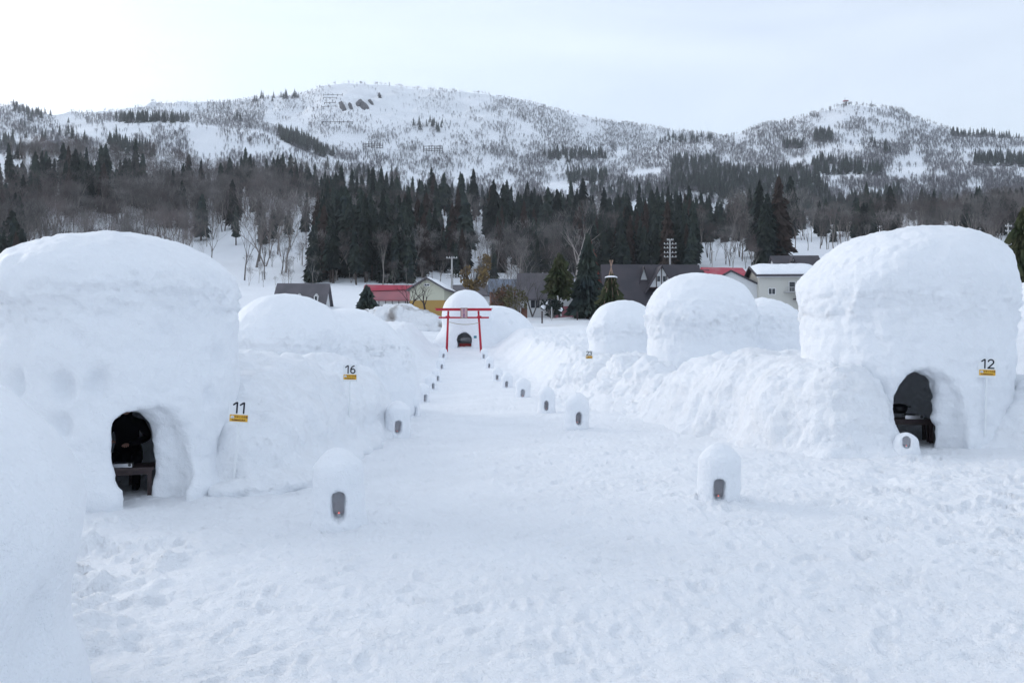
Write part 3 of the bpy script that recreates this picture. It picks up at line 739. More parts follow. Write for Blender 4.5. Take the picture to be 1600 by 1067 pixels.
# ------------------------------------------------------------------ furniture in the huts
def table(root_loc, rz, w, dp, ht, label, cat='table', name='table', leg=.06, grp=None):
    r = empty(name, root_loc, rz); tag(r, label, cat, grp)
    MB().box((0, 0, ht - .02), (w, dp, .04)).build('table_top' if cat == 'table' else 'seat', M_darkwood, r)
    for sy in (-1, 1): MB().box((0, sy * (dp/2 - .05), ht - .075), (w - .1, .02, .07)).build('apron', M_darkwood, r)
    for sx in (-1, 1):
        for sy in (-1, 1): MB().box((sx * (w/2 - leg), sy * (dp/2 - leg), (ht - .04) / 2), (leg, leg, ht - .04)).build('leg', M_darkwood, r)
    return r
def stove(loc, rz, label, s=1):
    r = empty('portable_stove', loc, rz); tag(r, label, 'stove')
    MB().box((0, 0, .04 * s), (.34 * s, .27 * s, .07 * s)).build('body', M_steel, r)
    MB().tube((.13 * s, -.15 * s, .05 * s), (.13 * s, -.132 * s, .05 * s), .028 * s, None, 14).build('dial', M_iron, r)
    MB().lathe((-.04 * s, 0, .075 * s), [(.10 * s, 0), (.11 * s, .02 * s), (.07 * s, .022 * s)], 18).build('burner', M_iron, r)
    return r
p = P(1424, 655, 16.1)
fl12 = float(H(p.x, 16.2)) + .0
table((p.x - .05, 16.15, fl12), R(-12), .85, .6, .46, 'dark low wooden table inside the number 12 hut')
stove((p.x - .02, 16.02, fl12 + .462), R(-10), 'silver portable stove on the table inside the number 12 hut')
root = empty('cooking_pot', (p.x - .17, 16.25, fl12 + .56)); tag(root, 'black cooking pot on the table inside the number 12 hut', 'pot')
MB().lathe((0, 0, 0), [(0, 0), (.11, 0), (.15, .06), (.16, .14), (.155, .145), (.14, .06), (0, .03)], 20).build('bowl', M_iron, root, True)
MB().box((.19, 0, .13), (.09, .03, .015)).build('handle', M_iron, root)
MB().lathe((0, 0, .147), [(.16, 0), (.10, .035), (0.001, .05)], 20).build('lid', M_iron, root, True)
p = P(1464, 656, 15.9); table((p.x + .05, 15.95, fl12), R(8), .36, .34, .42, 'dark square stool inside the number 12 hut', 'stool', 'stool', .05)
fl11 = float(H(-6.0, 12.4)) + .0
p = P(212, 726, 12.35)
table((p.x - .08, 12.4, fl11), R(24), .62, .62, .44, 'dark reddish low table inside the number 11 hut doorway')
stove((p.x - .13, 12.22, fl11 + .442), R(18), 'silver portable stove on the table in front of the person in black', .8)
p = P(246, 745, 12.9); table((p.x + .1, 12.95, fl11), R(20), .34, .34, .40, 'dark stool standing right of the table inside the number 11 hut', 'stool', 'stool', .05)
p = P(190, 0, 13.3); table((p.x - .1, 13.35, fl11), R(20), .7, .36, .36, 'dark bench the seated person uses inside the number 11 hut', 'bench', 'bench', .05)

# person, seated behind the table and leaning forward, hands in front of the chest
def skin_body(name, pts, edges, rad, m, parent, sub=2, root_i=0):
    me = bpy.data.meshes.new(name); me.from_pydata(pts, edges, []); me.update()
    o = bpy.data.objects.new(name, me); COL.objects.link(o)
    sk = o.modifiers.new('s', 'SKIN'); sk.use_smooth_shade = True
    for i, r_ in enumerate(rad):
        me.skin_vertices[0].data[i].radius = (r_, r_) if not isinstance(r_, tuple) else r_
        me.skin_vertices[0].data[i].use_root = (i == root_i)
    o.modifiers.new('b', 'SUBSURF').levels = sub
    bpy.context.view_layer.update()
    nm = bpy.data.meshes.new_from_object(o.evaluated_get(bpy.context.evaluated_depsgraph_get()))
    o.modifiers.clear(); o.data = nm; nm.materials.clear(); nm.materials.append(m)
    nm.polygons.foreach_set('use_smooth', np.ones(len(nm.polygons), dtype=bool))
    o.parent = parent; return o
pr = P(205, 562, 13.25)
person = empty('person', (pr.x, pr.y - .1, fl11), R(18)); person.scale = (1.12,) * 3; tag(person, 'person in a black jacket seated at the table inside the number 11 hut', 'person')
pts = [(0, .05, .44), (0, .02, .62), (0, -.03, .80), (0, -.07, .93), (0, -.10, 1.02), (0, -.13, 1.10), (0, -.15, 1.18), (0, -.14, 1.25),
       (-.13, .03, .43), (-.17, -.38, .44), (-.17, -.36, .10), (-.17, -.42, .05), (-.18, -.52, .04),
       (.13, .03, .43), (.17, -.38, .44), (.17, -.36, .10), (.17, -.42, .05), (.18, -.52, .04),
       (-.19, -.05, .92), (-.30, -.12, .72), (-.20, -.36, .70), (-.16, -.42, .71),
       (.19, -.05, .92), (.30, -.12, .72), (.12, -.36, .66), (.07, -.42, .66)]
edges = [(0,1),(1,2),(2,3),(3,4),(4,5),(5,6),(6,7),(0,8),(8,9),(9,10),(10,11),(11,12),(0,13),(13,14),(14,15),(15,16),(16,17),(3,18),(18,19),(19,20),(20,21),(3,22),(22,23),(23,24),(24,25)]
rad = [.16, .17, .17, .13, .065, .085, .10, .07, .10, .08, .055, .055, .04, .10, .08, .055, .055, .04, .075, .06, .045, .032, .075, .06, .045, .032]
body = skin_body('body', pts, edges, rad, M_cloth, person)
# head, with face and hair
hd = snow_body('head', lambda X, Y, Z: smin(smin(ell(X, Y, Z, (0, 0, 0), (.078, .098, .115)), ell(X, Y, Z, (0, -.10, -.01), (.013, .022, .026)), .02), smin(ell(X, Y, Z, (-.08, .01, 0), (.012, .022, .032)), ell(X, Y, Z, (.08, .01, 0), (.012, .022, .032)), .01), .015),
               (-.12, -.15, -.14), (.12, .13, .14), .01, M_skin, None, ((.001, 3),), 0)
hd.parent = person; hd.location = (0, -.17, 1.17); hd.rotation_euler = (R(-28), 0, 0)
hr = snow_body('hair', lambda X, Y, Z: np.maximum(ell(X, Y, Z, (0, .012, .015), (.088, .105, .118)), -(Y + .045 + np.maximum(.03 - Z, 0) * -1.2 - .0)), (-.12, -.15, -.14), (.12, .14, .15), .011, M_hair, None, ((.004, 20),), 0)
hr.parent = hd
for sx in (-1, 1):
    MB().lathe((sx * .03, -.088, .012), [(.0005, -.007), (.009, 0), (.0005, .007)], 8).build('eye', M_hair, hd)
MB().box((0, -.094, -.05), (.04, .008, .006)).build('mouth', mat('lips', (.35, .12, .10), .6, .3), hd)
# hands: palm, four curled fingers and a side thumb each
for (hx, hy, hz, s) in ((-.15, -.46, .71, 1), (.05, -.46, .66, -1)):
    pts = [(hx, hy + .05, hz), (hx, hy, hz)]; edges = [(0, 1)]; rad = [(.03, .022), (.040, .018)]
    for k in range(4):
        x0 = hx + (k - 1.5) * .021; L = (.95, 1.1, 1.05, .85)[k]
        b_ = len(pts); pts += [(x0, hy - .035, hz + .002), (x0, hy - .035 - .035 * L, hz - .008), (x0 + s * .002, hy - .035 - .052 * L, hz - .034 * L)]
        edges += [(1, b_), (b_, b_ + 1), (b_ + 1, b_ + 2)]; rad += [.0095, .0088, .0075]
    b_ = len(pts); pts += [(hx + s * .045, hy + .01, hz - .008), (hx + s * .055, hy - .03, hz - .022)]; edges += [(1, b_), (b_, b_ + 1)]; rad += [.012, .009]
    skin_body('hand', pts, edges, rad, M_skin, person, 1, 0)

# ------------------------------------------------------------------ trees
def cedar_mesh(seed, ht=16, wd=2.6, bare=.12, droop=.35, layers=22, openness=0.0, dens=1.0):
    rg = random.Random(seed); cr = MB(); tr = MB()
    tr.tube((0, 0, -1), (0, 0, ht * .95), .02 * ht, .02, 6, False)
    lean = rg.uniform(-.02, .02)
    for L in range(layers):
        t = (L + rg.uniform(-.3, .3)) / layers; z = ht * (bare + (1 - bare) * t)
        r = wd * (max(0, 1 - t) ** .62) * (.45 + .55 * min(1, (t + .06) * 7)) * rg.uniform(.72, 1.15) + .12
        nb = int(max(5, int(13 * (1 - t) + 6)) * dens); a0 = rg.uniform(0, 6.28)
        for k in range(nb):
            if rg.random() < openness: continue
            a = a0 + 6.283 * k / nb + rg.uniform(-.25, .25); rr = r * rg.uniform(.55, 1.15)
            dx, dy = math.cos(a), math.sin(a); px, py = -dy, dx
            for q in range(3):
                f0, f1 = q / 3 * .75, (q + 1.5) / 3.5 + .1; w = (rr * rg.uniform(.13, .24) + .05) / dens ** .9
                zb = z - droop * rr * f0 + rg.uniform(-.2, .2); zt = z - droop * rr * f1 * 1.5 + rg.uniform(-.4, .2)
                c0 = Vector((dx * rr * f0, dy * rr * f0, zb + .35)); c1 = Vector((dx * rr * f1, dy * rr * f1, zt))
                s1 = rg.uniform(-.5, .5)
                cr.poly([c0, c0.lerp(c1, .55) + Vector((px * w, py * w, s1 - .25)), c1, c0.lerp(c1, .5) + Vector((-px * w, -py * w, -s1 - .25))])
    top = MB()
    cr.poly([(-.15, 0, ht * .93), (.15, 0, ht * .93), (0, 0, ht * 1.02)]); cr.poly([(0, -.15, ht * .93), (0, .15, ht * .93), (0, 0, ht * 1.02)])
    return tr, cr
def bare_mesh(seed, ht=12, spread=.55, depth=5, trunk=.32, multi=1, fan=3, thin=1.0, spray=0):
    rg = random.Random(seed); tr = MB(); cr = MB()
    def grow(p, d, L, r, lev):
        segs = 2 if lev < 3 else 1
        for s in range(segs):
            nd = (d + Vector((rg.uniform(-1, 1), rg.uniform(-1, 1), rg.uniform(-.3, .6))) * .16).normalized()
            q = p + nd * (L / segs); r1 = r * .8
            if lev <= 1: tr.tube(p, q, r, r1, 5, False)
            elif lev <= 2: tr.tube(p, q, r, r1, 4, False)
            else: cr.tube(p, q, r, r1 * .7, 3, False)
            p, d, r = q, nd, r1
        if lev >= depth:
            for _ in range(spray):
                e = (d + Vector((rg.uniform(-1, 1), rg.uniform(-1, 1), rg.uniform(-.3, .9))) * .7).normalized() * L * rg.uniform(.9, 1.7)
                w = Vector((rg.uniform(-1, 1), rg.uniform(-1, 1), rg.uniform(-.4, .4))).normalized() * .05
                cr.poly([p - w, p + w, p + e])
            return
        n = fan if lev else fan + 1
        for k in range(n):
            a = 6.283 * k / n + rg.uniform(-.6, .6); t = d.cross(Vector((0, 0, 1)) if abs(d.z) < .95 else Vector((1, 0, 0))).normalized(); b = d.cross(t)
            sp = spread * rg.uniform(.6, 1.25)
            nd = (d + (t * math.cos(a) + b * math.sin(a)) * sp + Vector((0, 0, .26))).normalized()
            grow(p - d * L * rg.uniform(0, .35) if k else p, nd, L * rg.uniform(.58, .8), r * rg.uniform(.55, .72), lev + 1)
    for m_ in range(multi):
        a = rg.uniform(0, 6.28)
        d0 = Vector((math.cos(a) * .3 * (multi > 1), math.sin(a) * .3 * (multi > 1), 1)).normalized()
        grow(Vector((0, 0, -.5)), d0, ht * .44, trunk * (1 if m_ == 0 else .8), 0)
    # normalise height
    zt = max(v[2] for v in cr.v)
    s = ht / zt
    tr.v = [(x * s, y * s, z * s) for x, y, z in tr.v]; cr.v = [(x * s, y * s, z * s) for x, y, z in cr.v]
    return tr, cr
def as_mesh(mb, name, m):
    me = bpy.data.meshes.new(name); me.from_pydata(mb.v, [], mb.f); me.materials.append(m); me.update(); return me
ced = []
for k in range(6):
    tr, cr = cedar_mesh(100 + k, 15 + 1.3 * (k % 3), 2.2 + .5 * (k % 2), .06 + .1 * (k % 3), layers=34)
    ced.append((as_mesh(tr, 'trunk', M_trunk), as_mesh(cr, 'crown', M_cedar if k != 4 else M_cedar_b), cr, tr))
bar = []
for k in range(6):
    tr, cr = bare_mesh(200 + k, 17.0, .36 + .05 * k, 5, .25, 1 + (k % 2), 3, spray=1)
    bar.append((as_mesh(tr, 'trunk', M_barkl), as_mesh(cr, 'crown', M_bark if k % 3 else M_barkr), cr, tr))

def in_poly(poly, n):
    poly = np.array(poly, float); lo, hi = poly.min(0), poly.max(0); out_ = []
    while len(out_) < n:
        p = RNG.uniform(lo, hi, (n * 3, 2)); x, y = p[:, 0], p[:, 1]; ins = np.zeros(len(p), bool); j = len(poly) - 1
        for i in range(len(poly)):
            xi, yi, xj, yj = *poly[i], *poly[j]
            c = ((yi > y) != (yj > y)) & (x < (xj - xi) * (y - yi) / (yj - yi + 1e-9) + xi); ins ^= c; j = i
        out_ += list(p[ins])
    return np.array(out_[:n])
def place(poly, n):
    p = in_poly(poly, n); D = hit(p[:, 0], p[:, 1]); ok = ~np.isnan(D); p, D = p[ok], D[ok]
    x = (p[:, 0] - CU) / F * D; z = H(x, D); return np.stack([x, D, z], -1)
# forest of the front hill: (polygon of tree feet in the photograph, number, size range)
CED = [
    ([(-280, 300), (-60, 300), (-60, 440), (-280, 440)], 60, (.7, 1.1)), ([(1640, 325), (1880, 325), (1880, 420), (1640, 420)], 60, (.6, 1.0)),
    ([(1300, 368), (1640, 362), (1640, 378), (1300, 380)], 16, (.7, 1.1)), ([(760, 425), (900, 425), (900, 440), (760, 440)], 8, (.5, .9)),
    ([(215, 300), (500, 305), (480, 345), (230, 345)], 20, (.7, 1.1)), ([(-40, 300), (60, 300), (60, 330), (-40, 330)], 12, (.7, 1.0)), ([(230, 350), (480, 350), (470, 385), (250, 390)], 9, (.7, 1.1)),
    ([(-60, 330), (50, 335), (55, 372), (-60, 380)], 34, (.75, 1.1)), ([(-40, 400), (35, 402), (40, 440), (-40, 445)], 16, (.6, .9)),
    ([(90, 300), (215, 300), (225, 330), (95, 338)], 46, (.85, 1.15)), ([(50, 300), (80, 300), (80, 322), (55, 325)], 7, (.8, 1.2)),
    ([(350, 285), (500, 292), (505, 318), (355, 312)], 34, (.8, 1.15)), ([(500, 310), (760, 322), (760, 350), (500, 350)], 50, (.75, 1.1)),
    ([(485, 412), (645, 412), (645, 446), (490, 446)], 42, (.85, 1.2)), ([(500, 375), (740, 380), (735, 412), (500, 410)], 46, (.8, 1.15)),
    ([(645, 405), (735, 408), (735, 436), (650, 436)], 16, (.7, 1.1)),
    ([(755, 345), (1095, 360), (1095, 392), (755, 385)], 150, (.8, 1.15)), ([(770, 385), (1085, 390), (1085, 425), (775, 428)], 90, (.8, 1.15)),
    ([(900, 420), (1085, 415), (1085, 436), (900, 440)], 26, (.7, 1.1)), ([(1180, 395), (1222, 395), (1222, 418), (1180, 418)], 9, (.9, 1.2)),
    ([(1085, 352), (1300, 345), (1300, 372), (1090, 380)], 80, (.6, 1.0)), ([(1300, 335), (1640, 325), (1640, 372), (1300, 366)], 70, (.55, .95)),
    ([(1340, 362), (1378, 362), (1378, 378), (1340, 378)], 3, (.8, 1.0)), ([(600, 300), (800, 315), (800, 330), (600, 322)], 30, (.7, 1.1)),
]
BARE = [
    ([(-280, 250), (-60, 250), (-60, 430), (-280, 430)], 170, (.7, 1.1)), ([(1620, 330), (1880, 330), (1880, 410), (1620, 410)], 110, (.6, 1.0)),
    ([(375, 395), (500, 400), (500, 458), (385, 455)], 30, (.2, .45)), ([(540, 428), (760, 432), (760, 452), (560, 452)], 26, (.2, .42)), ([(1090, 400), (1190, 400), (1190, 422), (1100, 425)], 12, (.3, .5)),
    ([(-60, 330), (350, 335), (350, 385), (-60, 390)], 170, (.75, 1.15)), ([(-60, 385), (340, 385), (330, 425), (-60, 430)], 110, (.6, 1.0)),
    ([(40, 262), (360, 280), (350, 335), (40, 330)], 150, (.7, 1.1)), ([(220, 310), (480, 310), (480, 355), (230, 355)], 90, (.9, 1.3)),
    ([(370, 355), (480, 360), (480, 430), (380, 440)], 26, (.9, 1.35)), ([(480, 330), (760, 335), (750, 400), (490, 400)], 80, (.7, 1.0)),
    ([(490, 410), (740, 420), (740, 448), (490, 446)], 34, (.55, .9)), ([(740, 400), (900, 415), (900, 448), (750, 450)], 55, (.6, 1.0)),
    ([(890, 370), (1100, 378), (1100, 405), (890, 400)], 18, (.7, 1.0)), ([(1090, 385), (1190, 385), (1190, 418), (1095, 420)], 26, (.6, 1.0)),
    ([(1225, 370), (1620, 360), (1620, 392), (1225, 400)], 110, (.6, 1.0)), ([(1100, 340), (1640, 330), (1640, 362), (1100, 368)], 170, (.6, .95)),
    ([(0, 242), (130, 250), (130, 262), (0, 262)], 30, (.6, .9)), ([(390, 292), (620, 305), (620, 318), (390, 312)], 70, (.7, 1.0)), ([(800, 335), (1090, 352), (1090, 362), (800, 352)], 60, (.6, 1.0)),
]
def gather(lst, hh, mult=1.0):
    rows = []
    for zi, (poly, n, (a, b)) in enumerate(lst):
        q = place(poly, int(n * mult))
        for p in q:
          out_f = abs(p[0] / p[1]) > .66
          s = RNG.uniform(a, b) * math.exp(float(np.clip(RNG.normal(0, .17), -.4, .35))); rows.append((s * hh / p[1] * (.001 if out_f else 1), p, s, zi))
    rows.sort(key=lambda r: -r[0]); return rows
def scatter_points(name, label, pts_, scl, src, mats_kind='stuff', cat='forest', tilt=.05):
    """one point mesh with an instancer: far-off growth nobody could count"""
    me = bpy.data.meshes.new(name); me.vertices.add(len(pts_)); me.vertices.foreach_set('co', np.asarray(pts_, np.float32).ravel())
    a = me.attributes.new('scl', 'FLOAT_VECTOR', 'POINT'); a.data.foreach_set('vector', np.asarray(scl, np.float32).ravel())
    rot = np.zeros((len(pts_), 3), np.float32); rot[:, 2] = RNG.uniform(0, 6.28, len(pts_)); rot[:, 0] = RNG.normal(0, tilt, len(pts_))
    a = me.attributes.new('rot', 'FLOAT_VECTOR', 'POINT'); a.data.foreach_set('vector', rot.ravel())
    o = bpy.data.objects.new(name, me); COL.objects.link(o); tag(o, label, cat, None, 'stuff')
    g = bpy.data.node_groups.new('scatter', 'GeometryNodeTree')
    g.interface.new_socket('Geometry', in_out='INPUT', socket_type='NodeSocketGeometry'); g.interface.new_socket('Geometry', in_out='OUTPUT', socket_type='NodeSocketGeometry')
    gi, go = g.nodes.new('NodeGroupInput'), g.nodes.new('NodeGroupOutput'); ip = g.nodes.new('GeometryNodeInstanceOnPoints'); oi = g.nodes.new('GeometryNodeObjectInfo')
    oi.inputs[0].default_value = src
    for nm, ty, sk in (('scl', 'FLOAT_VECTOR', 'Scale'), ('rot', 'FLOAT_VECTOR', 'Rotation')):
        na = g.nodes.new('GeometryNodeInputNamedAttribute'); na.data_type = ty; na.inputs[0].default_value = nm; g.links.new(na.outputs[0], ip.inputs[sk])
    g.links.new(gi.outputs[0], ip.inputs['Points']); g.links.new(oi.outputs['Geometry'], ip.inputs['Instance']); g.links.new(ip.outputs[0], go.inputs[0])
    mo = o.modifiers.new('scatter', 'NODES'); mo.node_group = g
    return o
def src_obj(parts, name):
    """unlinked source mesh (trunk and crown together)"""
    me = bpy.data.meshes.new(name); v = []; f = []; mi = []; ms = []
    for mb, m in parts:
        b = len(v); v += mb.v; f += [tuple(b + i for i in q) for q in mb.f]; mi += [len(ms)] * len(mb.f); ms.append(m)
    me.from_pydata(v, [], f)
    for m in ms: me.materials.append(m)
    me.polygons.foreach_set('material_index', mi); me.update()
    return bpy.data.objects.new(name, me)
def forest(rows, models, name, labels, group, cat, srcs, nmax=300, mat_alt=None):
    for r in rows[:nmax]:
        _, p, s, zi = r; k = int(RNG.integers(len(models)))
        lab, grp = labels(p)
        e = empty(name, p, float(RNG.uniform(0, 6.28))); e.scale = (s * RNG.uniform(.75, 1.25), s * RNG.uniform(.75, 1.25), s); e.rotation_euler[0] = float(RNG.normal(0, .025))
        tag(e, lab, cat, grp)
        for me, nm in ((models[k][0], 'trunk'), (models[k][1], 'crown')):
            c = bpy.data.objects.new(nm, me); COL.objects.link(c); c.parent = e
    rest = rows[nmax:]
    for k, s_ in enumerate(srcs):
        rr = rest[k::len(srcs)]
        if rr: yield k, s_, np.array([r[1] for r in rr]), np.array([[r[2]] * 3 for r in rr])
def lab_c(p):
    u = CU + F * p[0] / p[1]
    if u < 330: return 'dark green cedar in the clumps among bare trees on the left hillside', 'cedars on the left hillside'
    if u < 760: return 'dark green cedar in the stand behind the grey and red roofed buildings', 'cedars behind the village houses on the left'
    if u < 1100: return 'dark green cedar in the dense wood behind the charcoal roofed building', 'cedars in the dense central wood'
    return 'dark green cedar on the low hill behind the number 12 hut', 'cedars on the right hillside'
def lab_b(p):
    u = CU + F * p[0] / p[1]
    if u < 330: return 'bare grey brown tree on the hillside above the number 11 hut', 'bare trees on the left hillside'
    if u < 760: return 'bare grey tree on the snowy slope behind the grey roofed building', 'bare trees left of the centre'
    if u < 1100: return 'bare grey brown tree at the edge of the dense cedar wood', 'bare trees by the central wood'
    return 'bare brown tree on the low hillside behind the number 12 hut', 'bare trees on the right hillside'
src_c = [src_obj([(ced[k][3], M_trunk), (ced[k][2], M_cedar)], 'cedar_source') for k in range(3)]
src_b = [src_obj([(bar[k][3], M_barkl), (bar[k][2], M_bark if k != 1 else M_barkr)], 'bare_source') for k in range(3)]
for k, s_, p_, sc_ in forest(gather(CED, 16, 1.5), ced, 'cedar_tree', lab_c, '', 'tree', src_c):
    scatter_points('far_cedar_wood', 'dark cedars farther up the front hill', p_, sc_, s_)
for k, s_, p_, sc_ in forest(gather(BARE, 16, .85), bar, 'bare_tree', lab_b, '', 'tree', src_b):
    scatter_points('far_bare_wood', 'bare grey brown woodland on the front hill', p_, sc_, s_)

# mountain growth: thin bare trees as fine twig fans
def twig_mesh(seed, ht, n, w):
    rg = random.Random(seed); m = MB()
    m.poly([(-w, 0, -.5), (w, 0, -.5), (0, 0, ht * .7)]); m.poly([(0, -w, -.5), (0, w, -.5), (0, 0, ht * .7)])
    for i in range(n):
        a = rg.uniform(0, 6.28); z = rg.uniform(.15, .6) * ht; r = rg.uniform(.15, .42) * ht; b = Vector((math.cos(a), math.sin(a), 0))
        tip = b * r + Vector((0, 0, z + rg.uniform(.15, .45) * ht)); s = Vector((-b.y, b.x, .3)) * w * .55
        m.poly([Vector((0, 0, z)) + s, Vector((0, 0, z)) - s, tip])
    return m
tw = [src_obj([(twig_mesh(300 + k, 7.6, 34, .15), M_far_twig)], 'twig_source') for k in range(3)]
def small_cedar(seed, ht, wd):
    rg = random.Random(seed); m = MB()
    for L in range(9):
        z0 = ht * (.03 + .1 * L); r = wd * (1 - L / 9.5); n = 7; a0 = rg.uniform(0, 6)
        for k in range(n):
            a = a0 + 6.283 * k / n; rr = r * rg.uniform(.7, 1.2); w = 3.5 / n
            m.poly([(0, 0, z0 + ht * .2), (math.cos(a - w / 2) * rr, math.sin(a - w / 2) * rr, z0 - rg.uniform(0, .5)), (math.cos(a + w / 2) * rr, math.sin(a + w / 2) * rr, z0 - rg.uniform(0, .5))])
    return m
scd = [src_obj([(small_cedar(400 + k, 11, 2.6), M_cedar)], 'small_cedar_source') for k in range(2)]
# all over the mountains, thinned by a clump pattern and on the open summit face
n0 = 162000
p = np.stack([RNG.uniform(-280, 1880, n0), RNG.uniform(122, 320, n0)], -1)
D = hit(p[:, 0], p[:, 1]); ok = ~np.isnan(D) & (np.nan_to_num(D) > 430); p, D = p[ok], D[ok]
x = (p[:, 0] - CU) / F * D; u, v = p[:, 0], p[:, 1]
den = .50 + 1.55 * fbm2(u / 46, v / 18, 4, 55, .6) + .35 * fbm2(u / 8, v / 12, 2, 56)
opn = np.exp(-(((u - 600) / 125) ** 2 + ((v - 172) / 46) ** 4)); den = den * (1 - .95 * opn)
den *= 1 - .85 * np.exp(-(((u - 560) / 110) ** 2 + ((v - 140) / 25) ** 2))
den *= np.interp(u, [0, 150, 200, 420, 500, 700, 900, 1600], [1.1, 1, .6, .6, .8, 1.15, 1.35, 1.6])
spur = (u > 150) & (u < 560) & (D < 960) & (D > 700); den = np.where(spur, den * .75, den)
den *= np.where(D < 900, 1.1, 1)
den += .9 * ((u > 130) & (u < 560) & (D > 905) & (T_V[7](u) - v < 13) & (T_V[7](u) - v > -1)) * (fbm2(u / 25, v * 0, 2, 8) > -.35) + .9 * ((u > 1490) & (v < 232)) + .8 * ((u > 320) & (u < 410) & (v > 155) & (v < 192)) + 1.0 * ((u > 840) & (np.abs(v - (236 - (u - 980) * .13)) < 7) & (u < 1150) & (u > 980))
ok = RNG.random(len(u)) < den * .88
x, D2, u, v = x[ok], D[ok], u[ok], v[ok]
z = H(x, D2); pts_ = np.stack([x, D2, z], -1); s = RNG.uniform(.55, 1.15, len(x)) * np.interp(D2, [430, 900, 1700], [.8, .9, 1.0])
for k in range(3):
    scatter_points('mountain_scrub', 'thin bare trees scattered over the snowy mountainside', pts_[k::3], np.stack([s[k::3]] * 3, -1), tw[k])
MC = [([(175, 182), (292, 184), (292, 190), (178, 190)], 70), ([(432, 205), (470, 212), (528, 246), (495, 244), (434, 218)], 130), ([(165, 218), (240, 232), (240, 246), (165, 236)], 34),
      ([(850, 238), (950, 240), (948, 249), (852, 249)], 60), ([(886, 272), (946, 270), (950, 284), (888, 286)], 50),
      ([(1050, 248), (1120, 245), (1130, 262), (1200, 270), (1250, 262), (1300, 300), (1300, 338), (1150, 320), (1050, 292)], 620), ([(1270, 250), (1385, 262), (1380, 274), (1275, 272)], 90),
      ([(1272, 206), (1303, 206), (1305, 220), (1275, 222)], 40), ([(1226, 224), (1258, 225), (1258, 231), (1228, 231)], 22), ([(1524, 246), (1620, 246), (1620, 260), (1527, 258)], 80),
      ([(1300, 318), (1410, 300), (1412, 316), (1305, 345)], 110), ([(1040, 212), (1150, 210), (1100, 222), (1030, 226)], 24), ([(1120, 320), (1640, 318), (1640, 345), (1120, 350)], 130),
      ([(-40, 215), (10, 215), (10, 236), (-40, 236)], 22), ([(360, 178), (375, 178), (375, 188), (360, 188)], 4), ([(500, 262), (620, 272), (620, 290), (500, 285)], 24), ([(920, 284), (1060, 290), (1060, 318), (920, 315)], 50),
      ([(640, 185), (700, 190), (690, 205), (640, 200)], 10), ([(1490, 206), (1620, 212), (1620, 216), (1490, 212)], 60), ([(390, 150), (470, 146), (468, 152), (392, 156)], 16), ([(20, 168), (60, 178), (60, 184), (20, 174)], 14), ([(0, 160), (120, 182), (140, 240), (0, 250)], 30), ([(1360, 216), (1400, 235), (1400, 248), (1360, 230)], 8)]
allp = np.concatenate([place(pl_, int(n * 1.5)) for pl_, n in MC]); s = RNG.uniform(.7, 1.2, len(allp)) * np.interp(allp[:, 1], [430, 900, 1700], [1.0, 1.15, 1.35])
for k in range(2):
    scatter_points('mountain_cedars', 'dark cedar stands on the mountainside', allp[k::2], np.stack([s[k::2]] * 3, -1), scd[k])
# ridge-line trees: silhouettes on the crests
ru = RNG.uniform(-40, 1640, 900); ds = np.where(ru > 1130, 1296, 1697.0); x = (ru - CU) / F * ds; keep = fbm2(ru / 30, ru * 0, 2, 77) > -.1
ru, ds, x = ru[keep], ds[keep], x[keep]; s = RNG.uniform(.5, 1.25, len(ru))
scatter_points('ridge_scrub', 'bare trees along the mountain skyline', np.stack([x, ds, H(x, ds)], -1), np.stack([s] * 3, -1), tw[0])

# ------------------------------------------------------------------ rock, snow fences, masts on the mountain
def at(u, v):
    D = hit(np.array([float(u)]), np.array([float(v)]))[0]
    if np.isnan(D): D = 1690.
    x = (u - CU) / F * D; return Vector((x, D, float(H(x, D))))
for k, (pl_, lab) in enumerate([([(527, 156), (533, 155), (538, 163), (541, 172), (536, 174), (530, 168)], 'steep dark rock face left of the two on the summit slope'),
        ([(553, 158), (560, 152), (566, 156), (573, 160), (579, 170), (572, 169), (567, 171), (560, 165), (554, 163)], 'widest dark rock face on the open summit slope'),
        ([(541, 160), (545, 159), (550, 166), (551, 170), (545, 168)], 'small dark rock between the two big summit rock faces'),
        ([(573, 156), (578, 156), (584, 162), (577, 161)], 'small dark rock streak right of the summit rock faces'),
        ([(588, 145), (593, 144), (596, 150), (590, 151)], 'lone dark rock high on the open summit slope')]):
    m = MB(); ring = []
    for i in range(len(pl_)):
        a_, b_ = np.array(pl_[i], float), np.array(pl_[(i + 1) % len(pl_)], float)
        for t in (0, .35, .7): ring.append(a_ + (b_ - a_) * t + RNG.uniform(-.8, .8, 2))
    rim = [at(*q_) for q_ in ring]; cu_ = np.mean(ring, 0); mid = [at(*(cu_ + (q_ - cu_) * .5)) + Vector((0, -4, RNG.uniform(2, 5))) for q_ in ring]; ce = at(*cu_) + Vector((0, -5, 4))
    n_ = len(ring)
    for i in range(n_):
        j = (i + 1) % n_; m.poly([rim[i] + Vector((0, -1, -2)), rim[j] + Vector((0, -1, -2)), mid[j], mid[i]]); m.poly([mid[i], mid[j], ce])
    tag(m.build('rock_outcrop', M_cliff), lab, 'rock')
def snow_fence(u0, u1, v, n, hgt, label, rows=3):
    r = empty('snow_fence', at((u0 + u1) / 2, v)); tag(r, label, 'fence'); b = r.location.copy()
    for i in range(n):
        c = at(u0 + (u1 - u0) * i / (n - 1), v) - b; MB().box(c + Vector((0, 0, hgt / 2 - 1)), (.9, .9, hgt + 2)).build('post', M_fence, r)
    for k in range(rows):
        a = at(u0, v) - b; c = at(u1, v) - b; m = MB(); z = Vector((0, 0, hgt * (k + .7) / rows)); m.tube(a + z, c + z, .42, None, 4); m.build('rail', M_fence, r)
snow_fence(566, 597, 230, 8, 8, 'left avalanche fence of dark posts low on the mountain face')
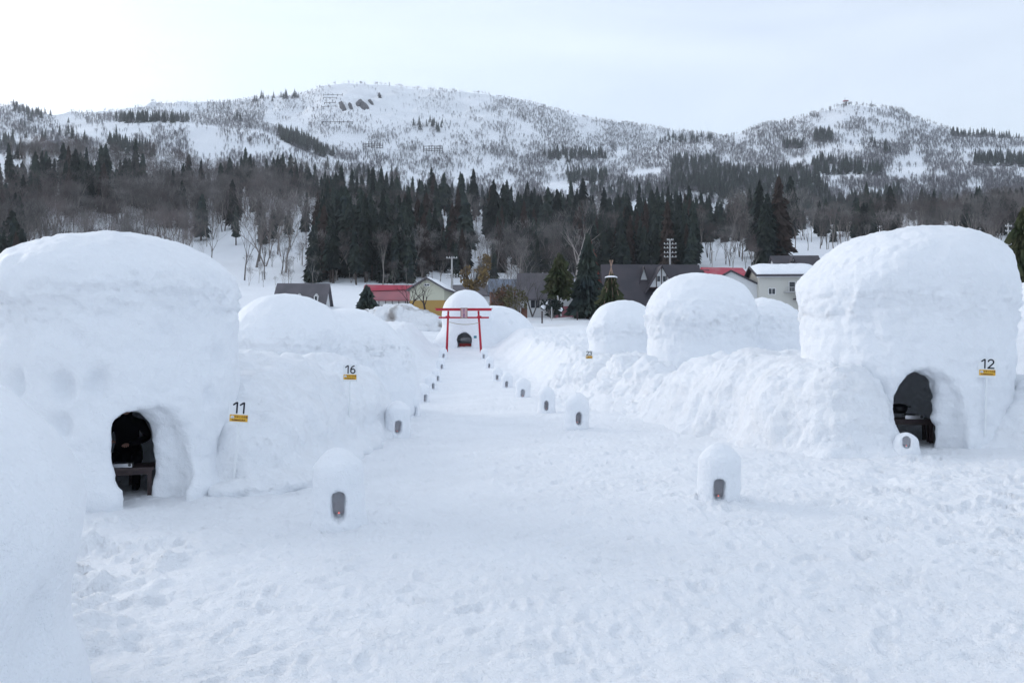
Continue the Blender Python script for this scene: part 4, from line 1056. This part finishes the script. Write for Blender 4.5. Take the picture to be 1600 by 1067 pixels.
snow_fence(661, 691, 237, 8, 9, 'right avalanche fence of dark posts low on the mountain face')
for k, (a, b_, v) in enumerate([(503, 533, 147), (503, 524, 153), (505, 522, 160), (500, 523, 165), (501, 549, 191)]):
    snow_fence(a, b_, v, max(3, (b_ - a) // 6), 4, ['topmost', 'second', 'third', 'fourth', 'lowest and longest'][k] + ' of the five short dark snow barriers below the summit', 1)
r = empty('lookout_tower', Vector(((1325 - CU) / F * 1298, 1298, float(H((1325 - CU) / F * 1298, 1298)) - 1))); tag(r, 'small lookout building with a mast on the right summit', 'tower')
MB().box((0, 0, 4), (3, 3, 8)).build('shaft', M_concrete, r); MB().box((0, 0, 8.6), (7.5, 5, 1.6)).build('deck', M_roofp, r); MB().tube((-1, 0, 9), (-1, 0, 15), .35, .15, 5).build('mast', M_fence, r)
r = empty('radio_mast', Vector(((1366 - CU) / F * 1298, 1298, float(H((1366 - CU) / F * 1298, 1298)) - 1))); tag(r, 'thin radio mast on the right summit', 'mast')
MB().tube((0, 0, 0), (0, 0, 13), .5, .2, 5).build('pole', M_fence, r); MB().box((1.5, 0, 4), (3, 2, 4)).build('equipment_cabin', M_wallw, r)

# ------------------------------------------------------------------ village houses
def window(par, c, w, h, yaw=0, fm=None, mull=1):
    M3 = Matrix.Rotation(yaw, 3, 'Z'); c = Vector(c); t = .08; m = MB()
    def bx_(dx, dz, sx, sz, y=0): m.box(c + M3 @ Vector((dx, y, dz)), (sx, .1, sz), yaw)
    bx_(0, h/2, w + t, t); bx_(0, -h/2, w + t, t); bx_(-w/2, 0, t, h - t); bx_(w/2, 0, t, h - t)
    for i in range(mull): bx_(-w/2 + w * (i + 1) / (mull + 1), 0, t * .7, h - t)
    fr = m.build('window', fm or M_frame, par)
    MB().box(c + M3 @ Vector((0, .03, 0)), (w - t * .5, .03, h - t * .5), yaw).build('pane', M_glass, fr)
def house(name, label, u, d, vb, yaw, L, W, hw, hr, wm, rm, ov=.5, wins=(), snow=0, low=None, cat='house', zadd=0):
    """ridge runs along local x; front is local -y; u,vb place the middle of the front wall's foot"""
    b = P(u, vb, d); r = empty(name, (b.x, b.y, b.z), yaw); tag(r, label, cat)
    x0, x1, y0, y1 = -L/2, L/2, 0, W; ym = W/2
    m = MB()
    m.poly([(x0,y0,-1.5),(x1,y0,-1.5),(x1,y0,hw),(x0,y0,hw)]); m.poly([(x1,y1,-1.5),(x0,y1,-1.5),(x0,y1,hw),(x1,y1,hw)])
    m.poly([(x0,y1,-1.5),(x0,y0,-1.5),(x0,y0,hw),(x0,ym,hw+hr),(x0,y1,hw)]); m.poly([(x1,y0,-1.5),(x1,y1,-1.5),(x1,y1,hw),(x1,ym,hw+hr),(x1,y0,hw)])
    m.build('wall', wm, r)
    if low:
        MB().box(((x0+x1)/2, ym, (low[0]-1.5)/2), (L + .06, W + .06, low[0] + 1.5)).build('lower_wall', low[1], r)
    sl_ = hr / ym; th = .22; m = MB(); ex = x0 - ov, x1 + ov
    for sgn in (-1, 1):
        ye = ym + sgn * (ym + ov); ze = hw - ov * sl_ + .03; zr = hw + hr + .03
        a = [(ex[0], ye, ze), (ex[1], ye, ze), (ex[1], ym, zr), (ex[0], ym, zr)]; t_ = [(p_[0], p_[1], p_[2] + th) for p_ in a]
        q = a + t_; bI = len(m.v); m.v += q
        for fc in ((0,3,2,1),(4,5,6,7),(0,1,5,4),(1,2,6,5),(2,3,7,6),(3,0,4,7)): m.f.append(tuple(bI + i for i in fc))
    rf = m.build('roof', rm, r)
    if snow:
        m = MB()
        nx = 14; rg = random.Random(5)
        for sgn in (-1, 1):
            g_ = [[None] * 7 for _ in range(nx + 1)]
            for i in range(nx + 1):
                for j in range(7):
                    t = j / 6; yy = ym + sgn * (ym + ov * .6) * (1 - t); zz = hw - ov * .6 * sl_ + (hr + ov * .6 * sl_) * t + .26
                    edge = min(1, min(i, nx - i) / 1.5, (j + .3) / 1.5); g_[i][j] = (ex[0] + .2 + (ex[1] - ex[0] - .4) * i / nx, yy, zz + snow * edge * rg.uniform(.8, 1.1))
            for i in range(nx):
                for j in range(6): m.poly([g_[i][j], g_[i+1][j], g_[i+1][j+1], g_[i][j+1]])
            for i in range(nx):
                a, b2 = g_[i][0], g_[i+1][0]; m.poly([(a[0], a[1], a[2] - snow - .1), (b2[0], b2[1], b2[2] - snow - .1), b2, a])
        m.build('roof_snow', M_snow, rf, True)
    for face, cx, cz, w, h, *k in wins:
        if face == 'f': window(r, (cx, -.05, cz), w, h, 0, mull=k[0] if k else 1)
        if face == 'l': window(r, (x0 - .05, cx, cz), w, h, -math.pi/2, mull=k[0] if k else 1)
        if face == 'r': window(r, (x1 + .05, cx, cz), w, h, math.pi/2, mull=k[0] if k else 1)
    return r
# grey roofed building at the left with two arched dormers
h1 = house('grey_roofed_building', 'building with a plain grey roof and two pointed dormers behind the left snow huts', 468, 128, 497, R(3), 7.6, 6.0, 2.6, 3.0, M_wallw, M_roofg, .5, wins=[('f', 1.6, 1.9, .9, .7)])
for dx in (-.1, 2.6):
    dm = MB(); yy = -.1; z0 = 2.65; w_ = .33
    dm.poly([(dx-w_, yy, z0), (dx+w_, yy, z0), (dx+w_, yy, z0+.8), (dx, yy, z0+1.25), (dx-w_, yy, z0+.8)])
    dm.poly([(dx+w_, yy, z0), (dx+w_, 1.6, z0), (dx+w_, 1.6, z0+.8), (dx+w_, yy, z0+.8)]); dm.poly([(dx-w_, 1.6, z0), (dx-w_, yy, z0), (dx-w_, yy, z0+.8), (dx-w_, 1.6, z0+.8)])
    dm.poly([(dx+w_+.06, yy-.08, z0+.78), (dx+w_+.06, 2, z0+.78), (dx, 2, z0+1.32), (dx, yy-.08, z0+1.32)]); dm.poly([(dx, yy-.08, z0+1.32), (dx, 2, z0+1.32), (dx-w_-.06, 2, z0+.78), (dx-w_-.06, yy-.08, z0+.78)])
    db = dm.build('dormer', M_frame, h1)
    MB().box((dx, yy-.02, z0+.5), (.34, .05, .68)).build('pane', M_glass, db)
# long red roof with glazed strip, then the cream and ochre gable
h2 = house('red_roofed_building', 'long low building with a bright and faded red roof behind the dirty snow heap', 613, 112, 489, R(5), 7.6, 5.5, 1.9, 1.9, M_wallw, M_roofp, .4)
m = MB()
for i in range(9): m.box((-3.7 + i * .92, -.05, 1.45), (.09, .1, .95))
m.box((0, -.05, 1.0), (7.6, .1, .08)); m.build('timber_frame', M_timber, h2)
m = MB(); m.poly([(-3.9, 1.25, 2.764+.3), (1.8, 1.6, 3.006+.3), (3.0, 2.7, 3.766+.3), (-4.1, 2.7, 3.766+.3)]); m.v = [(a, b_, c + .12) for a, b_, c in m.v]; m.build('bright_roof_sheet', M_roofr, h2)
h3 = house('cream_gable_house', 'cream house with an ochre lower wall, left of the red gate', 703, 106, 494, R(80), 6.0, 4.6, 3.3, 1.35, M_cream, M_roofg, .35, low=(1.9, M_ochre), wins=[('l', 2.3, 3.9, .7, .28, 1)], snow=.14)
# house remains behind the shrine hut and shrubs
house('low_grey_house', 'low house with a worn grey roof directly behind the shrine hut', 738, 125, 480, R(-4), 6.5, 5, 1.9, 1.6, M_wallw, M_roofg, .4, snow=0)
house('blue_roofed_shed', 'shed with a blue grey roof and brown board wall behind the withered shrubs', 797, 112, 490, R(4), 5.4, 4, 3.2, 1.6, M_brownw, M_roofb, .3)
house('dark_roofed_house', 'old house with a dark hanging roof and pale walls right of the withered shrubs', 850, 110, 489, R(-6), 6.6, 6, 2.4, 3.2, M_wallw, M_roofg, .7, wins=[('f', -1.2, 1.3, 1.3, 1.3, 1), ('f', 1.4, 1.2, 1.2, 1.2, 1)])
house('white_walled_house', 'small white walled house with a pinkish base glimpsed behind the garden pines', 892, 108, 489, R(0), 4.6, 4, 2.9, 1.2, M_wallw, M_roofg, .3, low=(.9, M_roofp))
# charcoal roofed big building with the half timbered gable
h5 = house('charcoal_roofed_building', 'big building with a steep charcoal roof and a half timbered gable', 1026, 118, 498, R(2), 14.2, 9.0, .8, 7.5, M_wallw, M_roofk, .5)
def cross_gable(par, dx, y0, zb, zt, hw_, back, wm, rm, windows=True):
    m = MB(); m.poly([(dx - hw_, y0, zb), (dx + hw_, y0, zb), (dx, y0, zt)]); g_ = m.build('gable', wm, par)
    m = MB(); o_ = .35
    for s in (-1, 1):
        a, b_ = (dx + s * (hw_ + o_), y0 - .5, zb - o_ * (zt - zb) / hw_), (dx, y0 - .5, zt + .12); c, e_ = (dx, back, zt + .12), (dx + s * (hw_ + o_), back, zb - o_ * (zt - zb) / hw_)
        m.poly([a, b_, c, e_]); m.poly([(p_[0], p_[1], p_[2] - .2) for p_ in (e_, c, b_, a)]); m.poly([a, (a[0], a[1], a[2] - .2), (b_[0], b_[1], b_[2] - .2), b_])
    m.build('gable_roof', rm, g_)
    if windows:
        m = MB()
        for q in (-.33, 0, .33): m.box((dx + q * hw_ * 1.15, y0 - .05, zb + (zt - zb) * (.5 - abs(q) * .55) * .95), (.12, .08, (zt - zb) * (.98 - abs(q) * 1.15)))
        m.box((dx, y0 - .05, zb + .06), (hw_ * 2, .09, .16)); m.build('timber_frame', M_timber, g_)
        for q in (-.16, .16): MB().box((dx + q * hw_ * 1.3, y0 - .04, zb + (zt - zb) * .42), (.42, .05, .8)).build('pane', M_glass, g_)
cross_gable(h5, .95, .9, 4.6, 7.9, 2.05, 5.0, M_wallw, M_roofk)
cross_gable(h5, -1.3, 3.0, 5.5, 8.0, .75, 5.0, M_wallw, M_roofk, False)
MB().tube((.2, 4.5, 8.2), (.2, 4.5, 9.3), .08, None, 6).build('roof_vent', M_iron, h5)
house('charcoal_annex', 'low annex roof joined to the right end of the charcoal roofed building', 1094, 124, 492, R(2), 4.0, 6, 3.5, 3.6, M_wallw, M_roofk, .3)
# right hand houses
h6 = house('beige_house', 'two storey beige house with a snow covered roof and a balcony', 1233, 104, 490, R(-3), 7.6, 6.5, 5.0, 1.3, M_beige, M_roofk, .6, snow=.35,
           wins=[('f', -2.2, 2.9, .9, .8, 1), ('f', -1.9, .55, 1.1, .5, 1), ('f', .4, 3.5, .8, 1.3, 0), ('f', 1.6, 3.5, .8, 1.3, 0), ('f', 2.2, .7, 1.2, 1.2, 1)])
m = MB(); m.box((1.0, -.55, 2.75), (3.4, 1.0, .1)); m.box((1.0, -1.02, 3.35), (3.4, .05, .06))
for i in range(16): m.box((-.68 + i * .225, -1.02, 3.05), (.035, .035, .6))
m.build('balcony', M_concrete, h6); MB().box((1.8, -.55, 1.85), (2.6, 1.0, .14)).build('porch_roof', M_roofk, h6)
h7 = house('white_gabled_house', 'white gabled wall sloping down beside the beige house, dark edged roof', 1189, 108, 490, R(70), 6.0, 8.0, 3.3, 2.2, M_wallw, M_roofk, .35)
h7.location.x += .4
house('red_roofed_house', 'house with a bright red roof above the tall domed snow hut', 1138, 126, 478, R(8), 6.2, 5.0, 4.6, 1.5, M_wallw, M_roofr, .4)
h8 = house('white_shed', 'low white shed with a red skirt roof behind the beige house', 1177, 135, 470, R(80), 5, 5.2, 3.3, 1.0, M_wallw, M_roofk, .3, low=(2.6, M_roofr))
h9 = house('black_roofed_house', 'house with a black roof and a small white dormer beside the number 12 hut', 1248, 172, 436, R(-3), 9.4, 6, 2.6, 2.6, M_wallw, M_roofk, .5, wins=[('f', -3.2, 2.2, 1.2, .9, 1), ('f', -1.2, 2.2, .7, .9, 0), ('f', 0, 2.2, .7, .9, 0)])
cross_gable(h9, -1.2, .3, 2.8, 4.7, 1.1, 3.0, M_wallw, M_roofk)
MB().box((2.6, -.5, 2.2), (4.2, .9, .3)).build('porch_roof', M_roofr, h9)
house('distant_white_house', 'small flat white house behind the shoulder of the number 12 hut', 1566, 165, 425, R(3), 4.4, 4, 4.0, .5, M_wallw, M_roofk, .2, snow=.3)

def pole(u, vt, vb, d, label, arms):
    b = P(u, vb, d); t = P(u, vt, d); r = empty('utility_pole', b); tag(r, label, 'utility pole', 'utility poles in the village'); hh = t.z - b.z
    MB().tube((0, 0, -1), (0, 0, hh), .17, .11, 8).build('pole', M_concrete, r, True)
    for f_, w_ in arms:
        a = MB().box((0, -.15, hh * f_), (w_, .09, .09)).build('crossarm', M_concrete, r)
        for q in (-.45, -.2, .2, .45):
            MB().tube((q * w_, -.15, hh * f_ + .05), (q * w_, -.15, hh * f_ + .25), .06, .04, 6).build('insulator', M_white, a)
pole(1047, 374, 430, 126, 'tall utility pole with stacked crossarms behind the charcoal roofed building', [(.97, 1.0), (.86, 2.0), (.75, 2.0), (.62, 2.0), (.5, 2.0)])
pole(706, 401, 455, 118, 'grey utility pole above the shrine hut', [(.95, 1.6), (.45, 1.8), (.38, 1.8)])
pole(1576, 349, 400, 150, 'thin utility pole at the right behind the number 12 hut', [(.9, 1.2), (.75, 1.2)])
pole(1113, 391, 420, 150, 'thin pole behind the red roofed house', [(.9, .8)])

# ------------------------------------------------------------------ garden trees
def garden(name, label, u, vb, d, mbs, mats, s=1, rz=0):
    b = P(u, vb, d); r = empty(name, b, rz); tag(r, label, 'tree'); r.scale = (s, s, s)
    mbs[0].build('trunk', mats[0], r); mbs[1].build('crown', mats[1], r); return r
r = garden('cedar_tree', 'broad dark cedar with a reddish top between the garden pine and the straw tent', 918, 492, 104, cedar_mesh(501, 10.4, 2.3, .04, .3, 40, dens=2.4), (M_trunk, M_cedar))
r = garden('cedar_tree', 'reddish brown pointed conifer behind the broad dark cedar', 921, 470, 112, cedar_mesh(502, 8.8, 1.7, .1, .3, 22, dens=2.4), (M_trunk, mat('rusty_needles', (.15, .06, .05), .95, .1)))
garden('pine_tree', 'olive green garden pine left of the broad dark cedar', 874, 484, 102, cedar_mesh(503, 7.2, 2.4, .28, .1, 12, .2, dens=2.4), (M_barkd, M_pine))
garden('pine_tree', 'small layered conifer in front of the red roofed building', 573, 489, 98, cedar_mesh(504, 3.3, 1.7, .05, .15, 9, .1, dens=2.4), (M_barkd, M_cedar))
garden('cedar_tree', 'dark spreading conifer at the right border beyond the number 12 hut', 1603, 455, 60, cedar_mesh(505, 6.2, 2.1, .02, .25, 26, dens=2.4), (M_trunk, M_pine))
rt = garden('pine_tree', 'rounded garden pine inside the tent of straw poles', 955, 494, 92, cedar_mesh(506, 5.0, 1.9, .0, .12, 16, .05, dens=2.4), (M_barkd, M_pine))
b = P(955, 496, 92); r = empty('pole_tent', b); tag(r, 'tent of straw poles tied over the garden pine against snow', 'plant support')
for k in range(7):
    a = 6.283 * k / 7 + .3; MB().tube((math.cos(a) * 1.7, math.sin(a) * 1.3 - .1, -.2), (-math.cos(a) * .22, -math.sin(a) * .2 - .1, 6.6), .045, .035, 5).build('pole', M_straw, r)
MB().lathe((0, -.1, 4.55), [(.75, 0), (.7, .12), (.4, .22), (.01, .26)], 12).build('snow_cap', M_snow, r, True)
garden('bare_tree', 'dark bare tree with upswept branches in front of the cream gable house', 665, 488, 97, bare_mesh(511, 5.2, .75, 5, .20, 1, 3), (M_barkd, M_barkd))
garden('bare_tree', 'smaller dark bare tree left of the one before the cream gable house', 640, 485, 96, bare_mesh(512, 4.4, .8, 4, .13, 2, 3), (M_barkd, M_barkd))
for k, (u, vb, d, ht, lab) in enumerate([(770, 492, 106, 6.0, 'greyish bare tree just right of the shrine hut'), (805, 492, 103, 6.8, 'tall tangled bare tree above the brown withered shrubs'), (832, 490, 105, 7.6, 'wide bare tree with fine twigs before the dark roofed house'), (788, 480, 112, 9.0, 'pinkish bare tree behind the withered shrubs'), (860, 488, 108, 7.5, 'bare tree leaning between the dark roofed house and the pine'), (820, 478, 118, 10.5, 'tall pale twigged tree behind the blue roofed shed')]):
    garden('bare_tree', lab, u, vb, d, bare_mesh(520 + k, ht, .8, 6 if k in (2, 3) else 5, .14, 2, 3), (M_bark, M_barkr if k % 2 else M_bark), 1, k)
def shrub(name, label, u, vb, d, r3, n, m, seed, cat='shrub', leaf=.22, droop=0):
    rg = random.Random(seed); lf = MB(); st = MB(); b = P(u, vb, d)
    for i in range(46): a = rg.uniform(0, 6.28); k_ = rg.uniform(.3, 1.05); st.tube((0, 0, -.2), (math.cos(a) * r3[0] * k_, math.sin(a) * r3[1] * k_, r3[2] * rg.uniform(.9, 2.25)), .045, .012, 3, False)
    for i in range(n):
        while True:
            q = Vector((rg.uniform(-1, 1), rg.uniform(-1, 1), rg.uniform(-1, 1)))
            if q.length < 1 and vn3(np.array(q.x * 1.9 + seed), np.array(q.y * 1.9), np.array(q.z * 1.9)) > -.12 + .3 * max(q.z, 0): break
        c = Vector((q.x * r3[0], q.y * r3[1], r3[2] + q.z * r3[2])); a = rg.uniform(0, 6.28); s = leaf * rg.uniform(.5, 1.3)
        e = Vector((math.cos(a), math.sin(a), rg.uniform(-.5, .5))) * s; f_ = Vector((rg.uniform(-.3, .3), rg.uniform(-.3, .3), rg.uniform(.6, 1.6) * (-1 if droop else 1))) * s
        lf.poly([c, c + e + f_ * .3, c + f_, c - e * .4 + f_ * .5])
    r = empty(name, b); tag(r, label, cat); st.build('stems', M_bark, r); lf.build('foliage', m, r); return r
shrub('withered_shrub', 'golden leaved tree drooping over the right side of the shrine hut roofline', 741, 452, 108, (2.1, 1.3, 1.8), 620, M_gold, 1, 'shrub', .3, 1)
shrub('withered_shrub', 'thin golden bush top left of the brown shrubs', 757, 440, 112, (1.1, 1.0, 2.0), 260, M_gold, 2, 'shrub', .28)
shrub('withered_shrub', 'rusty brown shrub mass right of the shrine hut', 790, 494, 99, (2.2, 1.2, 1.9), 800, mat('rusty_leaves', (.17, .09, .065), .95, .1, noise=(1, (.10, .08, .05), .4, .6)), 3, 'shrub', .2)
shrub('withered_shrub', 'olive brown vine covered shrub beside the dark red box', 806, 495, 97, (1.5, 1.0, 1.9), 520, mat('olive_leaves', (.10, .09, .05), .95, .1), 4, 'shrub', .2)
shrub('snowy_shrub', 'dark shrub loaded with clumps of snow on the open field', 862, 496, 90, (1.3, .9, 1.05), 900, M_cedar, 5, 'shrub', .22)
b = P(862, 496, 90)
for k, (dx, dz, s, l) in enumerate([(-.9, 1.15, .34, 'left low snow clump resting on the snow loaded shrub'), (-.3, 1.6, .42, 'topmost snow clump resting on the snow loaded shrub'), (.9, .9, .32, 'right snow clump hanging on the snow loaded shrub')]):
    o = snow_body('snow_clump', lambda X, Y, Z: ell(X, Y, Z, (0, 0, 0), (s * 1.2, s, s * .6)), (-s-.25,)*3, (s+.25,)*3, .08, M_snow, None, ((.28, 2.2),), k)
    o.location = b + Vector((dx, -.3, dz)); tag(o, l, 'snow clump')
for k, (u, vt, vb, d, l) in enumerate([(847, 486, 501, 88, 'short dark stake left of the snow loaded shrub'), (862, 480, 497, 87, 'thin pale stake in front of the snow loaded shrub'), (902, 487, 496, 92, 'small forked stake alone on the open snow field'), (877, 462, 490, 91, 'leaning grey pole right of the snow loaded shrub')]):
    a, t = P(u, vb, d), P(u - (6 if k == 3 else 0), vt, d); r = empty('stake', a); tag(r, l, 'stake')
    MB().tube((0, 0, -.3), t - a, .085 if k != 1 else .05, None, 7).build('shaft', M_barkd if k in (0, 2) else M_concrete, r)
a = P(819, 494, 98); o = MB().box(a + Vector((0, 0, .4)), (.75, .6, 1.25)).build('storage_box', M_brownw); tag(o, 'dark red storage box at the foot of the olive shrub', 'box')

# ------------------------------------------------------------------ air between the camera and the mountains
zmin = min(V[:, 2].min(), V2[:, 2].min()) - 1.0; zmax = max(V2[:, 2].max(), 560) + 25
hz = MB().box((0, 0, (zmin + zmax) / 2), (8300, 8300, zmax - zmin)).build('haze', None); hz.data.materials.clear()
hm = bpy.data.materials.new('pale_air'); hm.use_nodes = True; t = hm.node_tree; t.nodes.clear()
ho, hv = t.nodes.new('ShaderNodeOutputMaterial'), t.nodes.new('ShaderNodeVolumePrincipled')
hv.inputs['Color'].default_value = (.86, .92, 1, 1); hv.inputs['Density'].default_value = .00017; hv.inputs['Anisotropy'].default_value = .2
t.links.new(hv.outputs[0], ho.inputs['Volume']); hz.data.materials.append(hm); tag(hz, 'thin pale haze over the valley', 'haze', None, 'stuff')
